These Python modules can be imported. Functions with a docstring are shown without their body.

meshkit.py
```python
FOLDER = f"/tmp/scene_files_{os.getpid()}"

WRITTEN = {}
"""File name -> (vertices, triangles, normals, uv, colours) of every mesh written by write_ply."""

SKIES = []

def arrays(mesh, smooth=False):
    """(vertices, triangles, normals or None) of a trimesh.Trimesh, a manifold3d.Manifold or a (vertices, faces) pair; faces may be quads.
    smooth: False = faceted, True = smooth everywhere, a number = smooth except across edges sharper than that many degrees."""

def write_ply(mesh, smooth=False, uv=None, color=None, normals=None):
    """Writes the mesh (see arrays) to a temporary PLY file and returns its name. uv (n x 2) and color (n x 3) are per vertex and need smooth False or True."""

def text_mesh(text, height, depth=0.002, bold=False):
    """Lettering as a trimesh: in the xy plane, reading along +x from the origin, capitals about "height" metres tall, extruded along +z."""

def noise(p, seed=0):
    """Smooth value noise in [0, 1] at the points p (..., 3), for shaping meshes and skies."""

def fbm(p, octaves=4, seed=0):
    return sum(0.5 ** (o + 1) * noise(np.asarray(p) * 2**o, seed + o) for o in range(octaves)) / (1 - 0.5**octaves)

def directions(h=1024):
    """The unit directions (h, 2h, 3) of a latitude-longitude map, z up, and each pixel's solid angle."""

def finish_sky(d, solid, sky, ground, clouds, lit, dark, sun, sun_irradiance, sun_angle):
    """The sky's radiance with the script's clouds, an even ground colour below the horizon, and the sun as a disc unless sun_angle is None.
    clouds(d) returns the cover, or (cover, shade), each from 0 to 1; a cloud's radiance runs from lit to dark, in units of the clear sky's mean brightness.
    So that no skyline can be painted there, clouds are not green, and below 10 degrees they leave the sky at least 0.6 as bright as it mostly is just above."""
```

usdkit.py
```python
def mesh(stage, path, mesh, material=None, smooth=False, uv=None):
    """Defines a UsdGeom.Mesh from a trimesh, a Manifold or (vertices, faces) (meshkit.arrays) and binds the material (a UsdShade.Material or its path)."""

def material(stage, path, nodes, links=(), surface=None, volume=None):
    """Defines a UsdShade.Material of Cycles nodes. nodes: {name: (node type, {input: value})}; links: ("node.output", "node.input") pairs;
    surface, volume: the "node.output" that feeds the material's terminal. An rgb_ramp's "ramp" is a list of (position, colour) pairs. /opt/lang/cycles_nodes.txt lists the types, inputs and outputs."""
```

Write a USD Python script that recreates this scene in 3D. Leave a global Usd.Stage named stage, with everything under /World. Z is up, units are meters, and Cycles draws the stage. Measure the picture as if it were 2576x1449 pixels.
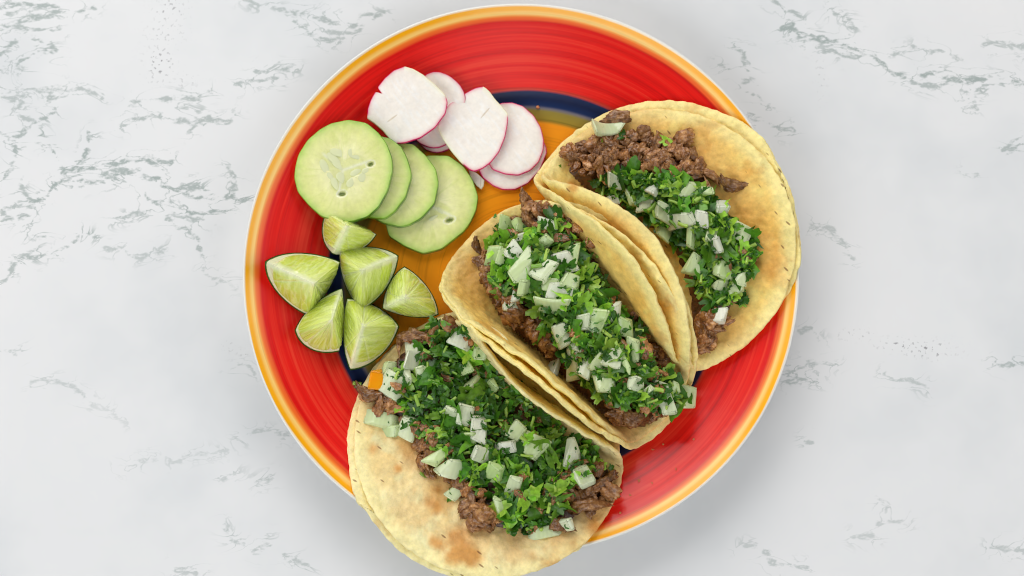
import math, numpy as np, trimesh, usdkit, meshkit
from pxr import Usd, UsdGeom, UsdLux, Gf, Sdf, Vt
from scipy.ndimage import gaussian_filter, gaussian_filter1d, distance_transform_edt, map_coordinates
from scipy.spatial import ConvexHull
from scipy.interpolate import PchipInterpolator

stage = Usd.Stage.CreateInMemory()
UsdGeom.SetStageUpAxis(stage, UsdGeom.Tokens.z)
UsdGeom.SetStageMetersPerUnit(stage, 1.0)
UsdGeom.Xform.Define(stage, '/World'); UsdGeom.Scope.Define(stage, '/World/Looks')
fbm, noise = meshkit.fbm, meshkit.noise
S = 0.0002                       # metres per unit of the plan (a unit = 1/2576 of the picture's width)

# ------------------------------------------------------------------ camera
D, TILT = 0.75, math.radians(8.0)
TGT = np.array([0, 0, 0.02])
RIGHT, UP, BACK = np.array([1., 0, 0]), np.array([0, math.cos(TILT), math.sin(TILT)]), np.array([0, -math.sin(TILT), math.cos(TILT)])
EYE = TGT + D * BACK
KPX = S / D
cam = UsdGeom.Camera.Define(stage, '/World/camera')
cam.AddTranslateOp().Set(Gf.Vec3d(*EYE)); cam.AddRotateXOp().Set(math.degrees(TILT))
cam.CreateHorizontalApertureAttr(36.0); cam.CreateVerticalApertureAttr(20.25)
cam.CreateFocalLengthAttr(36 * D / (2576 * S)); cam.CreateClippingRangeAttr(Gf.Vec2f(0.05, 20))
cam.CreateFStopAttr(6.3); cam.CreateFocusDistanceAttr(D - 0.015)
EXPOSURE = 0.0
cam.GetPrim().CreateAttribute('exposure', Sdf.ValueTypeNames.Float).Set(EXPOSURE)

def P(px, py, z):
    """The point at height z that lies at plan position (px, py) seen from above."""
    d = RIGHT * ((px - 1288) * KPX) + UP * ((724.5 - py) * KPX) - BACK
    return EYE + d * ((z - EYE[2]) / d[2])
def proj(v):
    q = np.asarray(v) - EYE
    w = -(q @ BACK)
    return np.stack([1288 + (q @ RIGHT) / w / KPX, 724.5 - (q @ UP) / w / KPX], -1)

# ------------------------------------------------------------------ lamps (window light; no sky, no sun)
def rect_light(name, pos, look, w, h, power, col):
    L = UsdLux.RectLight.Define(stage, '/World/' + name)
    L.CreateWidthAttr(w); L.CreateHeightAttr(h); L.CreateIntensityAttr(power); L.CreateColorAttr(Gf.Vec3f(*col))
    pos, look = np.array(pos, float), np.array(look, float)
    b = pos - look; b /= np.linalg.norm(b)
    r = np.cross([0, 0, 1.], b); r = r / np.linalg.norm(r) if np.linalg.norm(r) > 1e-6 else np.array([1., 0, 0])
    u = np.cross(b, r)
    m = np.eye(4); m[0, :3], m[1, :3], m[2, :3], m[3, :3] = r, u, b, pos
    L.AddTransformOp().Set(Gf.Matrix4d(*m.ravel().tolist()))
rect_light('window_light', (-0.35, 1.55, 1.15), (0, 0, 0.02), 1.9, 1.4, 4.15, (1.0, 0.985, 0.965))
rect_light('near_window_light', (-0.6, -1.6, 1.3), (0, 0, 0), 2.0, 1.4, 3.2, (0.94, 0.975, 1.0))
rect_light('right_window_light', (1.7, -0.1, 1.3), (0, 0, 0), 1.8, 1.4, 2.05, (0.98, 0.985, 1.0))
rect_light('left_window_light', (-1.8, 0.1, 1.3), (0, 0, 0), 1.8, 1.4, 1.8, (0.97, 0.985, 1.0))
rect_light('ceiling_light', (0.10, -0.74, 2.3), (0.0, 0.0, 0), 0.5, 0.8, 1.5, (1.0, 0.985, 0.97))

# ------------------------------------------------------------------ helpers
USED = {}
def path_for(name, parent):
    base = (parent.GetPath().pathString if parent else '/World') + '/' + name
    k = USED.get(base, 0); USED[base] = k + 1
    return base if k == 0 else f'{base}_{k:03d}'
def tag(p, label=None, cat=None, group=None, kind=None):
    for k, v in (('label', label), ('category', cat), ('group', group), ('kind', kind)):
        if v: p.SetCustomDataByKey(k, v)
    return p
ORG = {}
def thing(name, label, cat, loc, group=None):
    x = UsdGeom.Xform.Define(stage, path_for(name, None)); x.AddTranslateOp().Set(Gf.Vec3d(*map(float, loc)))
    ORG[x.GetPath().pathString] = np.asarray(loc, float)
    return tag(x.GetPrim(), label, cat, group)
def obj(name, m, mat, parent=None, smooth=True, prim=None, **kw):
    """One Mesh prim; m is (vertices, faces) in world metres. prim: {name: array per vertex}."""
    v, f = (m.vertices, m.faces) if isinstance(m, trimesh.Trimesh) else m
    v, f = np.asarray(v, float), np.asarray(f)
    used = np.zeros(len(v), bool); used[f.ravel()] = True
    if not used.all():
        new = np.cumsum(used) - 1; v, f = v[used], new[f]; prim = {k: np.asarray(a)[used] for k, a in (prim or {}).items()}
    if parent is not None:
        q = parent.GetPath().pathString
        while q not in ORG: q = q.rsplit('/', 1)[0]
        v = v - ORG[q]
    p = usdkit.mesh(stage, path_for(name, parent), (v, np.asarray(f)), '/World/Looks/' + mat, smooth=smooth)
    for k, a in (prim or {}).items():
        a = np.asarray(a, np.float32)
        if a.ndim == 2:
            UsdGeom.PrimvarsAPI(p).CreatePrimvar(k, Sdf.ValueTypeNames.Float3Array, 'vertex').Set(Vt.Vec3fArray.FromNumpy(a))
        else:
            UsdGeom.PrimvarsAPI(p).CreatePrimvar(k, Sdf.ValueTypeNames.FloatArray, 'vertex').Set(Vt.FloatArray.FromNumpy(a))
    return tag(p.GetPrim(), **kw)
def grid_faces(nu, nv, wrap=False):
    """quads of a nu x nv vertex grid (row = u); wrap closes v."""
    i, j = np.meshgrid(np.arange(nu - 1), np.arange(nv if wrap else nv - 1), indexing='ij')
    j2 = (j + 1) % nv
    return np.stack([i * nv + j, (i + 1) * nv + j, (i + 1) * nv + j2, i * nv + j2], -1).reshape(-1, 4)
def tri(q): q = np.asarray(q); return np.vstack([q[:, [0, 1, 2]], q[:, [0, 2, 3]]])
def sm(a, b, x): t = np.clip((np.asarray(x, float) - a) / (b - a), 0, 1); return t * t * (3 - 2 * t)
def mixc(a, b, t): t = np.asarray(t)[..., None]; return np.asarray(a) * (1 - t) + np.asarray(b) * t
def lin(*c): c = np.array(c, float) / 255; return tuple(np.where(c < 0.04045, c / 12.92, ((c + 0.055) / 1.055) ** 2.4))

# ------------------------------------------------------------------ materials
M = lambda name, *a, **k: usdkit.material(stage, '/World/Looks/' + name, *a, **k)
# marble: vein distance and strength come from the slab, broken up by noise
M('marble', {
    'a': ('attribute', {'attribute': 'vein'}), 'sep': ('separate_xyz', {}),
    'tc': ('texture_coordinate', {}), 'mp': ('mapping', {'scale': (1, 1.9, 1), 'rotation': (0, 0, -0.35)}),
    'n1': ('noise_texture', {'scale': 110.0, 'detail': 5.0, 'roughness': 0.62}),
    'n2': ('noise_texture', {'scale': 150.0, 'detail': 3.0, 'roughness': 0.6, 'distortion': 0.6}),
    'm1': ('math', {'math_type': 'multiply_add', 'value2': 10.0, 'value3': -5.0}),      # warp the distance, mm
    'd1': ('math', {'math_type': 'add'}), 'ab': ('math', {'math_type': 'absolute'}),
    'w': ('map_range', {'from_min': 0.3, 'from_max': 1.4, 'to_min': 1.0, 'to_max': 0.0, 'clamp': True}),
    'br2': ('map_range', {'from_min': 0.30, 'from_max': 0.46, 'to_min': 0.0, 'to_max': 1.0, 'clamp': True}),
    'br': ('map_range', {'from_min': 0.38, 'from_max': 0.50, 'to_min': 0.0, 'to_max': 1.0, 'clamp': True}),
    'n3': ('noise_texture', {'scale': 44.0, 'detail': 4.0, 'roughness': 0.52, 'distortion': 0.8}), 'i1': ('math', {'math_type': 'subtract', 'value2': 0.5}), 'i2': ('math', {'math_type': 'absolute'}),
    'i3': ('map_range', {'from_min': 0.005, 'from_max': 0.016, 'to_min': 1.0, 'to_max': 0.0, 'clamp': True}), 'i4': ('math', {'math_type': 'multiply'}), 'vm': ('math', {'math_type': 'maximum'}),
    'v1': ('math', {'math_type': 'multiply'}), 'v2': ('math', {'math_type': 'multiply'}),
    'v3': ('math', {'math_type': 'multiply', 'value2': 0.8}),
    'cl': ('noise_texture', {'scale': 9.0, 'detail': 4.0, 'roughness': 0.55}),
    'cr': ('rgb_ramp', {'ramp': [(0.3, (0.655, 0.67, 0.68)), (0.5, (0.74, 0.742, 0.744)), (0.75, (0.775, 0.767, 0.765))]}),
    'mx': ('mix_color', {'b': (0.26, 0.32, 0.30)}),
    'sp': ('noise_texture', {'scale': 520.0, 'detail': 2.0, 'roughness': 0.5}),
    'spr': ('map_range', {'from_min': 0.60, 'from_max': 0.66, 'to_min': 0.0, 'to_max': 0.8, 'clamp': True}),
    'spm': ('math', {'math_type': 'multiply'}),
    'mx2': ('mix_color', {'b': (0.10, 0.09, 0.10)}),
    'p': ('principled_bsdf', {'roughness': 0.32, 'specular_ior_level': 0.45}),
}, [('a.vector', 'sep.vector'), ('tc.object', 'mp.vector'), ('mp.vector', 'n1.vector'), ('mp.vector', 'n2.vector'), ('n1.fac', 'm1.value1'), ('m1.value', 'd1.value1'),
    ('sep.x', 'd1.value2'), ('d1.value', 'ab.value1'), ('ab.value', 'w.value'), ('n2.fac', 'br.value'), ('w.result', 'v1.value1'), ('br.result', 'v1.value2'),
    ('mp.vector', 'n3.vector'), ('n3.fac', 'i1.value1'), ('i1.value', 'i2.value1'), ('i2.value', 'i3.value'), ('v1.value', 'vm.value1'), ('i3.result', 'i4.value1'), ('br2.result', 'i4.value2'), ('n2.fac', 'br2.value'), ('i4.value', 'vm.value2'), ('vm.value', 'v2.value1'), ('sep.y', 'v2.value2'), ('v2.value', 'v3.value1'), ('v3.value', 'mx.fac'), ('tc.object', 'cl.vector'), ('cl.fac', 'cr.fac'), ('cr.color', 'mx.a'),
    ('tc.object', 'sp.vector'), ('sp.fac', 'spr.value'), ('spr.result', 'spm.value1'), ('sep.z', 'spm.value2'), ('spm.value', 'mx2.fac'), ('mx.result', 'mx2.a'),
    ('mx2.result', 'p.base_color')], surface='p.BSDF')
# painted glaze: rad = (radius from the painted centre / plate radius, cos, sin)
M('painted_glaze', {
    'a': ('attribute', {'attribute': 'rad'}), 'sep': ('separate_xyz', {}),
    'c1': ('combine_xyz', {}), 'k1': ('math', {'math_type': 'multiply', 'value2': 9.0}),
    'nw': ('noise_texture', {'scale': 1.6, 'detail': 3.0}), 'wm': ('math', {'math_type': 'multiply_add', 'value2': 0.014, 'value3': -0.007}),
    'ra': ('math', {'math_type': 'add'}),
    'ramp': ('rgb_ramp', {'ramp': [(0.0, lin(236, 142, 20)), (0.52, lin(242, 154, 26)), (0.600, lin(236, 146, 30)), (0.614, lin(152, 130, 48)), (0.650, lin(140, 124, 58)),
                                   (0.660, lin(112, 108, 118)), (0.668, lin(30, 46, 84)), (0.694, lin(14, 26, 60)), (0.715, lin(26, 40, 76)), (0.721, lin(214, 70, 52)), (0.731, lin(226, 30, 20)),
                                   (0.82, lin(222, 14, 12)), (0.90, lin(228, 26, 18)), (0.931, lin(214, 14, 10)), (0.936, lin(232, 84, 34)), (0.947, lin(240, 116, 40)), (0.952, lin(246, 168, 76)),
                                   (0.957, lin(252, 206, 118)), (0.966, lin(250, 194, 90)), (0.970, lin(252, 172, 14)), (0.982, lin(252, 178, 22)), (0.985, lin(248, 242, 222)), (1.0, lin(248, 244, 234))]}),
    'c2': ('combine_xyz', {}), 'k2': ('math', {'math_type': 'multiply', 'value2': 52.0}), 'kc': ('math', {'math_type': 'multiply', 'value2': 0.55}), 'ks': ('math', {'math_type': 'multiply', 'value2': 0.55}),
    'ns': ('noise_texture', {'scale': 1.0, 'detail': 4.0, 'roughness': 0.62}),
    'sr': ('map_range', {'from_min': 0.50, 'from_max': 0.72, 'to_min': 0.0, 'to_max': 0.6, 'clamp': True}),
    'dr': ('map_range', {'from_min': 0.28, 'from_max': 0.48, 'to_min': 0.68, 'to_max': 1.0, 'clamp': True}),
    'lt': ('mix_color', {'b': lin(244, 80, 54)}),
    'isr': ('map_range', {'from_min': 0.72, 'from_max': 0.74, 'to_min': 0.0, 'to_max': 1.0, 'clamp': True}),
    'isr2': ('map_range', {'from_min': 0.915, 'from_max': 0.925, 'to_min': 1.0, 'to_max': 0.0, 'clamp': True}),
    'f1': ('math', {'math_type': 'multiply'}), 'f2': ('math', {'math_type': 'multiply'}),
    'dk': ('mix_color', {'blend_type': 'multiply', 'fac': 1.0}),
    'tc': ('texture_coordinate', {}), 'nb': ('noise_texture', {'scale': 240.0, 'detail': 2.0}), 'bp': ('bump', {'strength': 0.06, 'distance': 0.0006}),
    'p': ('principled_bsdf', {'roughness': 0.24, 'specular_ior_level': 0.45}),
}, [('a.vector', 'sep.vector'), ('sep.x', 'k1.value1'), ('sep.y', 'c1.x'), ('sep.z', 'c1.y'), ('k1.value', 'c1.z'), ('c1.vector', 'nw.vector'), ('nw.fac', 'wm.value1'),
    ('wm.value', 'ra.value1'), ('sep.x', 'ra.value2'), ('ra.value', 'ramp.fac'),
    ('sep.x', 'k2.value1'), ('sep.y', 'kc.value1'), ('sep.z', 'ks.value1'), ('kc.value', 'c2.x'), ('ks.value', 'c2.y'), ('k2.value', 'c2.z'), ('c2.vector', 'ns.vector'),
    ('ns.fac', 'sr.value'), ('ns.fac', 'dr.value'), ('sep.x', 'isr.value'), ('sep.x', 'isr2.value'), ('isr.result', 'f1.value1'), ('isr2.result', 'f1.value2'), ('f1.value', 'f2.value1'), ('sr.result', 'f2.value2'),
    ('ramp.color', 'lt.a'), ('f2.value', 'lt.fac'), ('lt.result', 'dk.a'), ('dr.result', 'dk.b'), ('dk.result', 'p.base_color'),
    ('tc.object', 'nb.vector'), ('nb.fac', 'bp.height'), ('bp.normal', 'p.normal')], surface='p.BSDF')
M('white_glaze', {'p': ('principled_bsdf', {'base_color': (0.78, 0.77, 0.72), 'roughness': 0.25})}, surface='p.BSDF')

def attr_mat(name, rough, bump_scale, bump_dist, sss=0.0, radius=(1, .6, .3), scale=0.003, vary=0.18, vscale=300.0, coat=0.0, spec=0.5, bump_strength=0.6, detail=4.0):
    """Colour from the vertex attribute 'col', with fine mottling and relief."""
    M(name, {
        'a': ('attribute', {'attribute': 'col'}), 'tc': ('texture_coordinate', {}),
        'n': ('noise_texture', {'scale': vscale, 'detail': 4.0, 'roughness': 0.6}),
        'mr': ('map_range', {'from_min': 0.3, 'from_max': 0.7, 'to_min': 1 - vary, 'to_max': 1 + vary}),
        'mx': ('mix_color', {'blend_type': 'multiply', 'fac': 1.0, 'use_clamp': False}),
        'nb': ('noise_texture', {'scale': bump_scale, 'detail': detail, 'roughness': 0.6}), 'bp': ('bump', {'strength': bump_strength, 'distance': bump_dist}),
        'p': ('principled_bsdf', {'roughness': rough, 'subsurface_weight': sss, 'subsurface_radius': radius, 'subsurface_scale': scale, 'coat_weight': coat, 'coat_roughness': 0.1, 'specular_ior_level': spec}),
    }, [('tc.object', 'n.vector'), ('n.fac', 'mr.value'), ('a.color', 'mx.a'), ('mr.result', 'mx.b'), ('mx.result', 'p.base_color'), ('tc.object', 'nb.vector'), ('nb.fac', 'bp.height'), ('bp.normal', 'p.normal')], surface='p.BSDF')
attr_mat('radish', 0.24, 420, 0.0003, 0.2, (1, .85, .75), 0.0006, 0.05, 350, spec=0.4)
attr_mat('cucumber', 0.22, 420, 0.0004, 0.35, (.9, 1, .6), 0.0010, 0.07, 300, spec=0.5, coat=0.25)
M('lime_flesh', {
    'a': ('attribute', {'attribute': 'col'}), 'c': ('attribute', {'attribute': 'sac'}),
    'dn': ('noise_texture', {'scale': 0.9, 'detail': 2.0}), 'dm': ('mix_color', {'blend_type': 'linear_light', 'fac': 0.18, 'use_clamp': False, 'use_clamp_result': False}),
    'v': ('voronoi_texture', {'feature': 'distance_to_edge', 'scale': 1.0, 'randomness': 0.9}), 'v2': ('voronoi_texture', {'scale': 1.0, 'randomness': 0.9}), 'sc': ('separate_color', {}),
    'e': ('map_range', {'from_min': 0.0, 'from_max': 0.12, 'to_min': 0.30, 'to_max': 0.0, 'clamp': True}), 't': ('map_range', {'to_min': 0.92, 'to_max': 1.12}),
    'm1': ('mix_color', {'blend_type': 'multiply', 'fac': 1.0, 'use_clamp': False}), 'm2': ('mix_color', {'b': lin(228, 238, 178)}),
    'bh': ('map_range', {'from_min': 0.0, 'from_max': 0.3, 'to_min': 0.0, 'to_max': 1.0, 'clamp': True}), 'bp': ('bump', {'strength': 0.28, 'distance': 0.0004}),
    'p': ('principled_bsdf', {'roughness': 0.12, 'specular_ior_level': 0.55, 'coat_weight': 0.5, 'coat_roughness': 0.05, 'subsurface_weight': 0.35, 'subsurface_radius': (.9, 1, .5), 'subsurface_scale': 0.001}),
}, [('c.vector', 'dn.vector'), ('c.vector', 'dm.a'), ('dn.color', 'dm.b'), ('dm.result', 'v.vector'), ('dm.result', 'v2.vector'), ('v.distance', 'e.value'), ('v2.color', 'sc.color'), ('sc.r', 't.value'), ('a.color', 'm1.a'), ('t.result', 'm1.b'),
    ('m1.result', 'm2.a'), ('e.result', 'm2.fac'), ('m2.result', 'p.base_color'), ('v.distance', 'bh.value'), ('bh.result', 'bp.height'), ('bp.normal', 'p.normal')], surface='p.BSDF')
attr_mat('lime_pith', 0.45, 700, 0.0003, 0.3, (.9, 1, .7), 0.0008, 0.05, 300)
M('lime_peel', {'tc': ('texture_coordinate', {}), 'v': ('voronoi_texture', {'scale': 900.0}), 'bp': ('bump', {'strength': 0.5, 'distance': 0.0005}),
    'n': ('noise_texture', {'scale': 160.0, 'detail': 3.0}), 'r': ('rgb_ramp', {'ramp': [(0.3, (0.035, 0.10, 0.012)), (0.7, (0.10, 0.22, 0.03))]}),
    'p': ('principled_bsdf', {'roughness': 0.35})}, [('tc.object', 'v.vector'), ('v.distance', 'bp.height'), ('bp.normal', 'p.normal'), ('tc.object', 'n.vector'), ('n.fac', 'r.fac'), ('r.color', 'p.base_color')], surface='p.BSDF')
M('cucumber_seed', {'p': ('principled_bsdf', {'base_color': (0.74, 0.77, 0.44), 'roughness': 0.14, 'subsurface_weight': 0.2, 'subsurface_radius': (1, 1, .6), 'subsurface_scale': 0.0004})}, surface='p.BSDF')
# tortilla: rest = flat position on the tortilla (m), col = colour with toasted patches
M('tortilla', {
    'a': ('attribute', {'attribute': 'col'}), 'r': ('attribute', {'attribute': 'rest'}),
    'n': ('noise_texture', {'scale': 260.0, 'detail': 5.0, 'roughness': 0.65}), 'mr': ('map_range', {'from_min': 0.3, 'from_max': 0.7, 'to_min': 0.80, 'to_max': 1.14}),
    'mx': ('mix_color', {'blend_type': 'multiply', 'fac': 1.0, 'use_clamp': False}),
    'sc': ('mapping', {'scale': (95, 320, 250), 'rotation': (0, 0, 0.5)}), 'v': ('voronoi_texture', {'scale': 1.0, 'randomness': 1.0}),
    'dd': ('map_range', {'from_min': 0.10, 'from_max': 0.17, 'to_min': 1.0, 'to_max': 0.0, 'clamp': True}), 'cs': ('separate_color', {}),
    'pick': ('math', {'math_type': 'greater_than', 'value2': 0.70}), 'pm': ('math', {'math_type': 'multiply'}), 'pm2': ('math', {'math_type': 'multiply', 'value2': 0.75}),
    'fk': ('mix_color', {'b': (0.16, 0.055, 0.012)}),
    'nb': ('noise_texture', {'scale': 330.0, 'detail': 5.0, 'roughness': 0.6}), 'bp': ('bump', {'strength': 0.55, 'distance': 0.0009}),
    'p': ('principled_bsdf', {'roughness': 0.55, 'specular_ior_level': 0.35, 'subsurface_weight': 0.15, 'subsurface_radius': (1, .6, .25), 'subsurface_scale': 0.0018}),
}, [('r.vector', 'n.vector'), ('n.fac', 'mr.value'), ('a.color', 'mx.a'), ('mr.result', 'mx.b'), ('r.vector', 'sc.vector'), ('sc.vector', 'v.vector'), ('v.distance', 'dd.value'), ('v.color', 'cs.color'),
    ('cs.r', 'pick.value1'), ('dd.result', 'pm.value1'), ('pick.value', 'pm.value2'), ('pm.value', 'pm2.value1'), ('pm2.value', 'fk.fac'), ('mx.result', 'fk.a'), ('fk.result', 'p.base_color'),
    ('r.vector', 'nb.vector'), ('nb.fac', 'bp.height'), ('bp.normal', 'p.normal')], surface='p.BSDF')
M('beef', {
    'tc': ('texture_coordinate', {}), 'oi': ('object_info', {}), 'n': ('noise_texture', {'scale': 330.0, 'detail': 5.0, 'roughness': 0.65}),
    'r': ('rgb_ramp', {'ramp': [(0.3, lin(84, 48, 22)), (0.5, lin(144, 96, 54)), (0.72, lin(206, 156, 102))]}),
    'ov': ('map_range', {'to_min': 0.6, 'to_max': 1.4}), 'mx': ('mix_color', {'blend_type': 'multiply', 'fac': 1.0, 'use_clamp': False}),
    'nb': ('noise_texture', {'scale': 420.0, 'detail': 4.0, 'roughness': 0.55}), 'bp': ('bump', {'strength': 0.6, 'distance': 0.0011}),
    'p': ('principled_bsdf', {'roughness': 0.24, 'coat_weight': 0.1, 'coat_roughness': 0.12, 'specular_ior_level': 0.45}),
}, [('tc.object', 'n.vector'), ('n.fac', 'r.fac'), ('oi.random', 'ov.value'), ('r.color', 'mx.a'), ('ov.result', 'mx.b'), ('mx.result', 'p.base_color'), ('tc.object', 'nb.vector'), ('nb.fac', 'bp.height'), ('bp.normal', 'p.normal')], surface='p.BSDF')
M('beef_juice', {'tc': ('texture_coordinate', {}), 'n': ('noise_texture', {'scale': 420.0, 'detail': 4.0}), 'r': ('rgb_ramp', {'ramp': [(0.3, lin(52, 28, 14)), (0.7, lin(112, 68, 36))]}), 'bp': ('bump', {'strength': 0.8, 'distance': 0.0012}), 'p': ('principled_bsdf', {'roughness': 0.3})},
  [('tc.object', 'n.vector'), ('n.fac', 'r.fac'), ('r.color', 'p.base_color'), ('n.fac', 'bp.height'), ('bp.normal', 'p.normal')], surface='p.BSDF')
def leaf_mat(name, rnd, k=1.0):
    M(name, {
        'oi': ('object_info', {}), 'ge': ('geometry', {}), 'tc': ('texture_coordinate', {}), 'n': ('noise_texture', {'scale': 420.0, 'detail': 3.0}),
        'r': ('rgb_ramp', {'ramp': [(p_, tuple(k * x for x in c_)) for p_, c_ in ((0.0, (0.036, 0.130, 0.010)), (0.3, (0.080, 0.25, 0.014)), (0.65, (0.17, 0.40, 0.025)), (1.0, (0.36, 0.58, 0.06)))]}),
        'mr': ('map_range', {'from_min': 0.3, 'from_max': 0.7, 'to_min': 0.75, 'to_max': 1.25}), 'mx': ('mix_color', {'blend_type': 'multiply', 'fac': 1.0, 'use_clamp': False}),
        'bp': ('bump', {'strength': 0.5, 'distance': 0.0005}),
        'p': ('principled_bsdf', {'roughness': 0.33, 'specular_ior_level': 0.5}), 't': ('translucent_bsdf', {}), 'm': ('mix_closure', {'fac': 0.28}),
    }, [(rnd, 'r.fac'), ('tc.object', 'n.vector'), ('n.fac', 'mr.value'), ('r.color', 'mx.a'), ('mr.result', 'mx.b'), ('mx.result', 'p.base_color'), ('mx.result', 't.color'), ('n.fac', 'bp.height'), ('bp.normal', 'p.normal'),
        ('p.BSDF', 'm.closure1'), ('t.BSDF', 'm.closure2')], surface='m.closure')
leaf_mat('cilantro', 'oi.random', 1.12); leaf_mat('cilantro_dark', 'oi.random', .7); leaf_mat('cilantro_light', 'oi.random', 1.55); leaf_mat('cilantro_bits', 'ge.random_per_island', 1.15)
def stem_mat(name, rnd):
    M(name, {'oi': ('object_info', {}), 'ge': ('geometry', {}), 'r': ('rgb_ramp', {'ramp': [(0, (0.14, 0.32, 0.03)), (1, (0.42, 0.60, 0.10))]}),
        'p': ('principled_bsdf', {'roughness': 0.3, 'subsurface_weight': 0.2, 'subsurface_radius': (1, 1, .5), 'subsurface_scale': 0.0004})}, [(rnd, 'r.fac'), ('r.color', 'p.base_color')], surface='p.BSDF')
stem_mat('cilantro_stem', 'oi.random')
M('onion', {
    'tc': ('texture_coordinate', {}), 'oi': ('object_info', {}), 'a': ('attribute', {'attribute': 'rest'}),
    'w': ('wave_texture', {'wave_type': 'bands', 'bands_direction': 'x', 'scale': 150.0, 'distortion': 3.0, 'detail': 3.0, 'detail_scale': 1.5}),
    'bp': ('bump', {'strength': 0.06, 'distance': 0.0003}),
    'r': ('rgb_ramp', {'ramp': [(0, (0.56, 0.76, 0.30)), (0.5, (0.75, 0.87, 0.49)), (1, (0.90, 0.94, 0.73))]}),
    'wm': ('map_range', {'to_min': 0.97, 'to_max': 1.02}), 'mx': ('mix_color', {'blend_type': 'multiply', 'fac': 1.0, 'use_clamp': False}),
    'p': ('principled_bsdf', {'roughness': 0.14, 'specular_ior_level': 0.55, 'subsurface_weight': 0.3, 'subsurface_radius': (.9, 1, .7), 'subsurface_scale': 0.0010, 'transmission_weight': 0.18, 'coat_weight': 0.4, 'coat_roughness': 0.06, 'ior': 1.34}),
}, [('oi.random', 'r.fac'), ('a.vector', 'w.vector'), ('w.fac', 'bp.height'), ('w.fac', 'wm.value'), ('r.color', 'mx.a'), ('wm.result', 'mx.b'), ('bp.normal', 'p.normal'), ('mx.result', 'p.base_color')], surface='p.BSDF')
M('orange_sauce', {'p': ('principled_bsdf', {'base_color': lin(240, 150, 20), 'roughness': 0.15, 'subsurface_weight': 0.3, 'subsurface_scale': 0.001})}, surface='p.BSDF')
M('crumb', {'p': ('principled_bsdf', {'base_color': lin(196, 120, 70), 'roughness': 0.5})}, surface='p.BSDF')

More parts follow.
